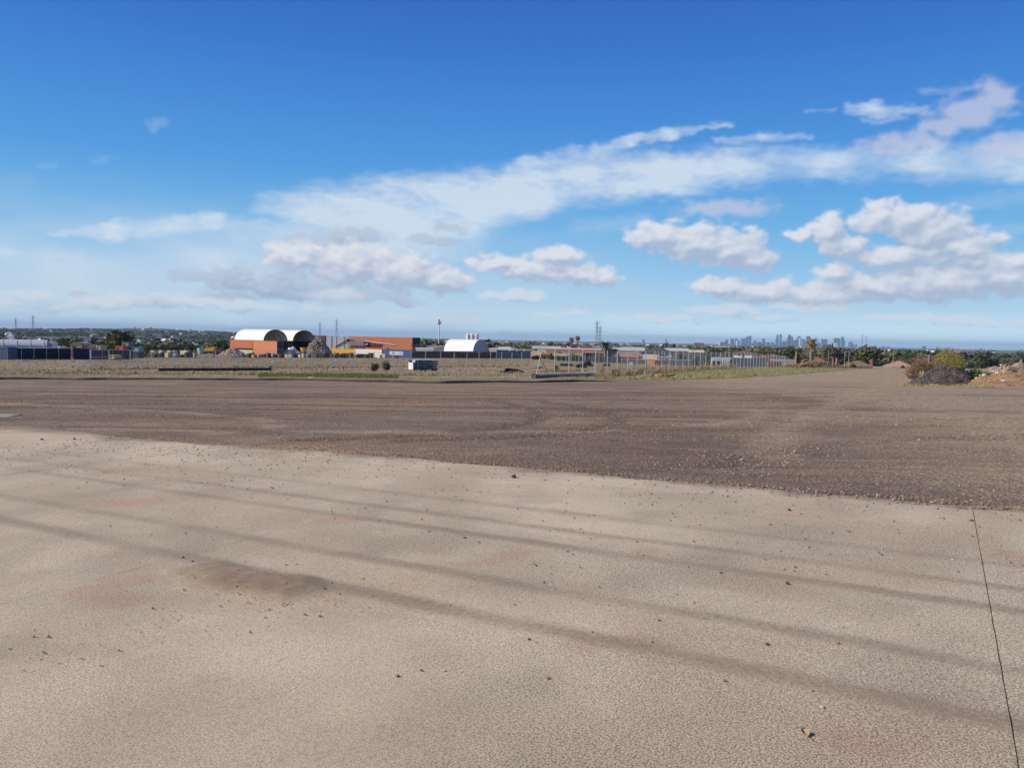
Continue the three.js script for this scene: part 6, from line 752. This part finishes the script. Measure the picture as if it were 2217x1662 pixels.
  const lattice = (px, pt, d, label, o = {}) => { const p = onLand(px, d, 740), h = at(px, pt, d).y - p.y, b = o.b || h * 0.075, tp = b * 0.3, th = o.th || d * 0.00010, m = mat(.30, .30, .31, 0.6), t = thing('transmission_tower', label, 'pylon', p), cr = (y) => { const f = y / h; return f < 0.55 ? lerp(b, tp, f / 0.55) : tp; };
    for (const sx of [-1, 1]) for (const sz of [-1, 1]) part(t, 'leg', merge([bar([sx * b, 0, sz * b], [sx * tp, h * 0.55, sz * tp], th, 4), bar([sx * tp, h * 0.55, sz * tp], [sx * tp * 0.6, h, sz * tp * 0.6], th, 4)]), m);
    const br = []; const lv = [0, 0.14, 0.26, 0.37, 0.47, 0.55, 0.63, 0.71, 0.79, 0.87, 0.95]; for (let k = 0; k + 1 < lv.length; k++) { const y0 = lv[k] * h, y1 = lv[k + 1] * h, w0 = cr(y0), w1 = cr(y1); for (const s of [-1, 1]) { br.push(bar([-w0, y0, s * w0], [w1, y1, s * w1], th * 0.7, 3), bar([w0, y0, s * w0], [-w1, y1, s * w1], th * 0.7, 3), bar([s * w0, y0, -w0], [s * w1, y1, w1], th * 0.7, 3)); } } const bm = part(t, 'bracing', merge(br), m); bm.userData.kind = 'stuff';
    for (const f of o.arms || [0.62, 0.76, 0.9]) part(t, 'cross_arm', merge([bar([-h * 0.11, h * f, 0], [h * 0.11, h * f, 0], th, 4), bar([-h * 0.11, h * f, 0], [0, h * (f + 0.035), 0], th * 0.7, 3), bar([h * 0.11, h * f, 0], [0, h * (f + 0.035), 0], th * 0.7, 3)]), m); return { t, p, h }; };
  lattice(34, 688, 2500, 'lattice transmission tower on the far left horizon'); lattice(71, 682.5, 2300, 'taller lattice transmission tower left of the wooded valley'); lattice(692, 697.5, 2000, 'lattice transmission tower behind the second arched shelter'); lattice(728, 690.5, 1800, 'lattice transmission tower behind the grey shed'); const T1 = lattice(1292, 693, 1150, 'tall lattice transmission tower right of the two palms', { th: 0.19, b: 4 }), T2 = lattice(1299, 705, 1350, 'shorter lattice transmission tower just behind the tall one', { th: 0.19, b: 4 }); lattice(1867.5, 724, 2600, 'faint lattice mast above the big round tree, left one', { th: 0.16, arms: [0.9] }); lattice(1876, 726, 2600, 'faint lattice mast above the big round tree, right one', { th: 0.16, arms: [0.9] });
  const wire = (a, b, sag, r0, label, group) => { const A = at(...a), B = at(...b), pts = []; for (let k = 0; k <= 14; k++) { const f = k / 14, v = A.clone().lerp(B, f); v.y -= sag * 4 * f * (1 - f); pts.push(v.sub(A)); } single('power_line', label, 'cable', new THREE.TubeGeometry(new THREE.CatmullRomCurve3(pts), 14, r0, 4), mat(.10, .10, .11, 0.6), A, 0, group); };
  for (const [y0, y1, y2] of [[701, 718, 733], [707, 725, 738], [713, 731, 742]]) { wire([1292, y0, 1150], [1080, y1, 1000], 5, 0.05, 'thin power line running left from the tall lattice tower', 'power lines at the tall lattice tower'); wire([1292, y0, 1150], [1560, y2, 1000], 6, 0.05, 'thin power line running right from the tall lattice tower', 'power lines at the tall lattice tower'); }
  for (const [px, pt, d, lab] of [[62, 730, 230, 'grey steel pole behind the grey arched roof'], [92, 729, 300, 'thin pole between the arched roof and the truck'], [179, 729, 300, 'thin pole above the low brown shed'], [334, 717, 330, 'tall thin grey pole beyond the stone pallets'], [407, 725, 300, 'grey pole behind the excavator'], [919, 738, 420, 'pole left of the phone mast'], [961, 743, 380, 'short pole beside the white arched building'], [1089, 744, 380, 'timber pole with cross-arm behind the blue wall'], [1150, 745, 330, 'timber pole beside the small dark tree'], [1098, 746, 420, 'slim pole behind the blue wall'], [1439, 744, 330, 'pale pole at the tall dark tree'], [1500, 745, 260, 'timber pole right of the long white shed'], [1520, 745, 300, 'timber pole before the apartment block'], [1578, 754, 250, 'timber pole left of the white house'], [1772, 757, 260, 'timber pole with cross-arm right of the tall palm'], [1795, 760, 250, 'grey timber pole above the maroon roof'], [1830, 760, 240, 'timber pole left of the big round tree'], [1839, 758, 230, 'taller timber pole touching the big round tree'], [1935, 759, 240, 'timber pole behind the pink roofed house'], [2013, 767, 180, 'stout timber pole beside the dry reddish bush'], [1984, 776, 230, 'short pole at the white fence'], [2062, 767, 220, 'aerial mast on the dark brown roof']]) { const p = onLand(px, d), h = heightAt(px, pt, d) - p.y, r0 = px === 2013 ? 0.2 : Math.max(0.09, d * 0.00042), t = thing('utility_pole', lab, 'pole', p); part(t, 'shaft', cyl(r0, r0 * 0.75, h + 0.3, 0, -0.3, 0, 7), mat(.30, .27, .23, 0.9)); if (d < 400 && ![62, 334].includes(px)) part(t, 'cross_arm', box(1.7, 0.12, 0.1, 0, h * 0.94, 0), mat(.26, .23, .19, 0.9)); }
  wire([1772, 762, 260], [1839, 762, 230], 0.4, 0.025, 'service cable strung between poles right of the palm'); wire([1839, 770, 230], [1935, 776, 240], 0.8, 0.025, 'service cable above the wide brown roof'); wire([1935, 776, 240], [2013, 780, 180], 0.6, 0.02, 'service cable to the stout pole');
}
// ---------- houses and woods in the valley ----------
{
  const r = rng(1234), protos = [], W = [mat(.72, .70, .66, 0.85), mat(.62, .58, .50, 0.85), mat(.50, .40, .32, 0.9)], Rf = [mat(.30, .12, .075, 0.95), mat(.36, .36, .36, 0.8), mat(.68, .68, .66, 0.7), mat(.22, .16, .13, 0.95)], nm = ['terracotta', 'grey', 'white', 'brown'], wn = ['white', 'cream', 'tan'];
  for (let i = 0; i < 3; i++) for (let j = 0; j < 4; j++) { const g = new THREE.Group(); part(g, 'wall', box(13, 3.4, 9, 0, 1.5, 0), W[i]); const rf = part(g, 'roof', hipRoof(13, 9, 2.6, 0.5), Rf[j]); rf.position.y = 3.2; g.userData = { label: 'small distant house with ' + wn[i] + ' walls and ' + nm[j] + ' roof among the far trees', category: 'house', group: 'distant houses in the valley' }; protos.push(g); }
  const used = [];
  for (let k = 0; k < 250; k++) { const left = r() < 0.62, az = left ? -35 + 26 * r() : -9 + 44 * r(), dist = left ? 750 + 4200 * Math.pow(r(), 1.2) : 1300 + 3000 * r(), x = Math.sin(rad(az)) * dist, z = -Math.cos(rad(az)) * dist, o = protos[Math.floor(r() * 12)].clone(); o.name = numbered('distant_house'); o.userData = { ...o.userData }; o.position.set(x, land(x, z) + 0.8, z); o.rotation.y = r() * 3; const s = 0.9 + 0.5 * r(); o.scale.set(s, s * 1.4, s); scene.add(o); used.push([x, z]); }
  for (let k = 0; k < 30; k++) { const az = k < 18 ? -34 + 26 * r() : -8 + 42 * r(), dist = 1300 + 2800 * r(), x = Math.sin(rad(az)) * dist, z = -Math.cos(rad(az)) * dist, w = 25 + 45 * r(), g = thing('distant_warehouse', 'white flat-roofed warehouse among the far trees', 'warehouse', new THREE.Vector3(x, land(x, z) + 1, z), r() * 0.8 - 0.4, 'distant warehouses'); part(g, 'wall', box(w, 8, 20, 0, 4, 0), mat(.70, .70, .68, 0.8)); part(g, 'roof', box(w + 1, 0.5, 21, 0, 8.2, 0), mat(.62, .62, .61, 0.7)); used.push([x, z]); }
  const vars = [[.056, .066, .034], [.076, .083, .042], [.064, .070, .044]].map((t, k) => crownGeo(500 + k, 0.6, 1, 0.6, 130, 0.12, t, 6)), L = [[], [], []];
  for (let k = 0; k < 21000; k++) {
    const az = -44 + 88 * r(), dist = 300 * Math.pow(34, Math.pow(r(), 0.85)); const px = HALF[0] + FOCAL * Math.tan(rad(az));
    if ((dist < 360 && px < 1330) || (dist < 470 && px >= 1330)) continue; const x = Math.sin(rad(az)) * dist, z = -Math.cos(rad(az)) * dist; if (fbm(x * 0.006 + 2, z * 0.006, 3) < 0.41 && dist < 4000) continue;
    let near = false; for (const [ux, uz] of used) if (Math.abs(ux - x) < 10 && z > uz - 4 && z - uz < 26) { near = true; break; } if (near) continue;
    const h = (px > 1330 && dist < 2500 ? 4 + 5.5 * r() : 3.4 + 4.8 * r()) * (dist > 2500 ? 1.5 : 1), w = h * (0.9 + 0.7 * r()) * (dist > 2500 ? 1.8 : 1), y = land(x, z) - 0.6; if (y + h > EYE - (px > 1050 ? 0.0042 * dist : 0.6) + (dist > 2500 && px < 1050 ? dist * 0.003 : 0)) continue;
    L[k % 3].push({ x, y, z, sx: w, sy: h, sz: w, ry: r() * 6.28 });
  }
  L.forEach((l, k) => stuff('distant_woodland' + (k ? '_00' + k : ''), vars[k], leafMat, l));
}
// ---------- grass ----------
{
  const r = rng(77), dry = tuftGeo(1, 9, 1, 0.35, [.46, .35, .20]), dry2 = tuftGeo(2, 8, 1, 0.4, [.36, .26, .15]), grn = tuftGeo(3, 10, 1, 0.5, [.17, .19, .055]), yel = tuftGeo(4, 10, 1, 0.45, [.46, .40, .17]), A = [], B = [], C = [], D = [];
  const add = (L, x, z, h) => L.push({ x, y: fieldY(x, z) - 0.01, z, sx: h * (0.7 + 0.5 * r()), sy: h, sz: h * 0.9, ry: r() * 6.28 });
  const bare = (x, d) => sm(2.4, 1.6, Math.abs(d - 57 - 0.12 * x)) * sm(-16, -8, x) * sm(7, 2, x);
  for (let k = 0; k < 26000; k++) { const d = 50 + 180 * Math.pow(r(), 1.6), x = (-0.75 + 1.15 * r()) * d, z = -d; if (bankZ(x) - z < 2 || bare(x, d) > r()) continue; if (x > 8 && d < 90 && x > (d - 40) * 0.42) continue; const t = fbm(x * 0.08 + 2, z * 0.15, 3); add(t > 0.5 ? A : B, x, z, (0.07 + 0.15 * r()) * (0.6 + 0.9 * t) * (d > 110 ? 1.3 : 1)); }
  for (let k = 0; k < 9000; k++) { const px = r() < 0.45 ? 600 + 290 * r() : -40 + 1560 * r(), x0 = side(px, 812) * 48, b = 1.2 + 9 * Math.pow(r(), 1.4), zb = bankZ(x0), z = zb - b, x = x0 * (1 + b / 48); if (bare(x, -z) > r() * 0.8) continue; const lush = px > 600 && px < 890 && b > 2.5; add(lush || r() < 0.45 ? C : D, x, z, (lush ? 0.10 : 0.03) + 0.06 * r()); }
  for (let k = 0; k < 16000; k++) { const d = 47 + 50 * r(), x = (0.05 + 0.47 * r()) * d, z = -d; if (bankZ(x) - z < 0.4) continue; const edge = bankZ(x) - z; add(r() < 0.5 ? C : D, x, z, edge < 3 && px0(x, z) < 1640 ? 0.10 + 0.16 * r() : 0.05 + 0.06 * r()); }
  function px0(x, z) { return HALF[0] + FOCAL * x / -z; }
  for (let k = 0; k < 2800; k++) { const px = 1300 + 290 * r(), d = tableAt(depthB, px) + (r() - 0.3) * 7, x = side(px, 800) * d; if (bankZ(x) + d < 0.6) continue; add(r() < 0.6 ? B : A, x, -d, 0.10 + 0.60 * r() * r()); }
  for (let k = 0; k < 1500; k++) { const px = 195 + 950 * r(), i = RUN_A.findIndex(v => v > px), d = 68 + (px - 195) / 954 * 26 + (r() - 0.5) * 3, x = side(px, 800) * d; add(r() < 0.5 ? A : B, x, -d, 0.15 + 0.35 * r() * r()); }
  for (let k = 0; k < 2200; k++) { const px = 1945 + 210 * r(), d = 39.2 + 7 * r() * r() - 0.006 * (px - 1945), x = side(px, 820) * d; if (fbm(x * 1.3, d * 1.3, 3) < 0.5) continue; L0(x, -d, 0.03 + 0.15 * r() * r()); }
  function L0(x, z, h) { (r() < 0.5 ? C : D).push({ x, y: plane(x, z), z, sx: h, sy: h, sz: h, ry: r() * 6.28 }); }
  stuff('dry_grass', dry, leafMat, A); stuff('dry_weeds', dry2, leafMat, B); stuff('green_grass', grn, leafMat, C); stuff('yellow_grass', yel, leafMat, D);
}
// ---------- small things on the concrete ----------
{
  const lift = (px, py) => { const p = groundAt(px, py); p.y += 0.002; return p; };
  const lp = lift(1743, 1592), lf = thing('fallen_leaf', 'curled tan fallen leaf with a long thin stalk on the concrete', 'leaf', lp), q = []; for (let i = 0; i < 6; i++) for (let j = 0; j < 4; j++) { const P = (a, b) => { const u = a / 6, v = b / 2 - 1, w = 0.017 * Math.sin(Math.PI * Math.min(1, u * 0.92 + 0.08)) ** 0.8; return [v * w + 0.004 * u, 0.004 + 0.011 * v * v + 0.006 * Math.sin(u * 5), -0.024 + 0.046 * u]; }; q.push([P(i, j), P(i + 1, j), P(i + 1, j + 1), P(i, j + 1)]); }
  part(lf, 'blade', quads(q), mat(.36, .245, .11, 0.8)); part(lf, 'stalk', new THREE.TubeGeometry(new THREE.CatmullRomCurve3([new THREE.Vector3(0.002, 0.008, 0.015), new THREE.Vector3(0.014, 0.005, 0.045), new THREE.Vector3(0.032, 0.003, 0.085)]), 10, 0.0013, 5), mat(.11, .06, .03, 0.8)); part(lf, 'curled_tip', new THREE.TorusGeometry(0.006, 0.003, 6, 10, 4.5).translate(0.006, 0.008, -0.033), mat(.05, .03, .02, 0.8));
  const dk = mat(.075, .062, .05, 0.9), br = mat(.30, .17, .11, 0.9), pl = mat(.56, .52, .46, 0.9);
  for (const [px, py, s, m, lab, sd] of [[1113, 1034, 0.045, dk, 'dark clod of dirt on the concrete near the gravel edge', 1], [1661, 1396, 0.014, dk, 'dark rounded pebble on pitted concrete', 2], [1186, 1470, 0.012, br, 'reddish brown pebble below the faint joint', 3], [1145, 1385, 0.011, dk, 'dark pebble beside the faint light joint', 4], [861, 1465, 0.012, mat(.03, .035, .04, 0.5), 'black chip of stone on the concrete', 5], [912, 1452, 0.009, dk, 'small dark pebble beside the black chip', 6], [961, 1453, 0.009, pl, 'small pale pebble right of the black chip', 7], [1705, 1264, 0.017, dk, 'dark lump on the tyre track', 8], [1780, 1533, 0.012, pl, 'pale stone chip near the fallen leaf', 9], [395, 1208, 0.014, dk, 'dark pebble above the caked mud', 10], [416, 1216, 0.013, dk, 'dark angular pebble beside the caked mud', 11], [1567, 1474, 0.013, br, 'brown pebble between the joint and the leaf', 12], [1006, 1165, 0.014, dk, 'dark pebble in the middle of the slab', 13], [1709, 1105, 0.022, dk, 'dark clod near the far rim of the slab', 14], [2104, 1128, 0.02, dk, 'dark clod beside the long joint', 15], [90, 952, 0.035, mat(.16, .125, .09, 0.95), 'dark lump of dirt at the corner of the concrete', 16], [160, 951, 0.03, mat(.16, .125, .09, 0.95), 'angular dirt lump beside the corner lump', 17]]) single('pebble', lab, 'pebble', stoneGeo(300 + sd, 0.62).scale(s, s, s), m, (() => { const p = lift(px, py); p.y += s * 0.3; return p; })(), sd);
  const cp = lift(18, 905), cc = thing('broken_slab', 'thin broken concrete slab edge half buried in gravel', 'slab', cp, rad(-4)); part(cc, 'slab', box(1.5, 0.05, 0.5, -0.75, 0.02, -0.2), mat(.34, .29, .23, 0.95)); part(cc, 'rim', box(0.5, 0.04, 0.12, 0.1, 0.02, 0.1, 0.5), mat(.42, .36, .29, 0.95));
  const wm = mat(.72, .71, .68, 0.8), r = rng(3); for (const [px, d, w, lab] of [[281, 55, 0.16, 'white scrap in the grass left of the steel column'], [297, 62, 0.14, 'white scrap near the fence left of the column'], [330, 61, 0.15, 'white scrap at the foot of a fence post'], [334, 61.5, 0.12, 'pale scrap close beside another at a fence post'], [232, 52, 0.12, 'small white scrap on the dirt verge'], [1114, 50, 0.12, 'white scrap on the bare track'], [1092, 47, 0.2, 'pale lump in the green verge before the wire roll'], [1030, 53, 0.1, 'tiny white scrap on the bare dirt track'], [1559, 72, 0.14, 'white scrap on the short green grass'], [1563, 90, 0.14, 'white scrap at the corner of the wire fence'], [1434, 48.6, 0.12, 'pale chip before the rusty-brown boulder'], [672, 44.3, 0.2, 'thin pale stick at the yard edge']]) single('litter', lab, 'litter', stoneGeo(Math.round(px), 0.4).scale(w, w * 0.5, w * 0.6).translate(0, w * 0.2, 0), wm, onField(px, d), r() * 6);
}
scene.traverse(o => { if (o.isMesh) { o.castShadow = true; o.receiveShadow = true; } });
renderer.render(scene, camera);
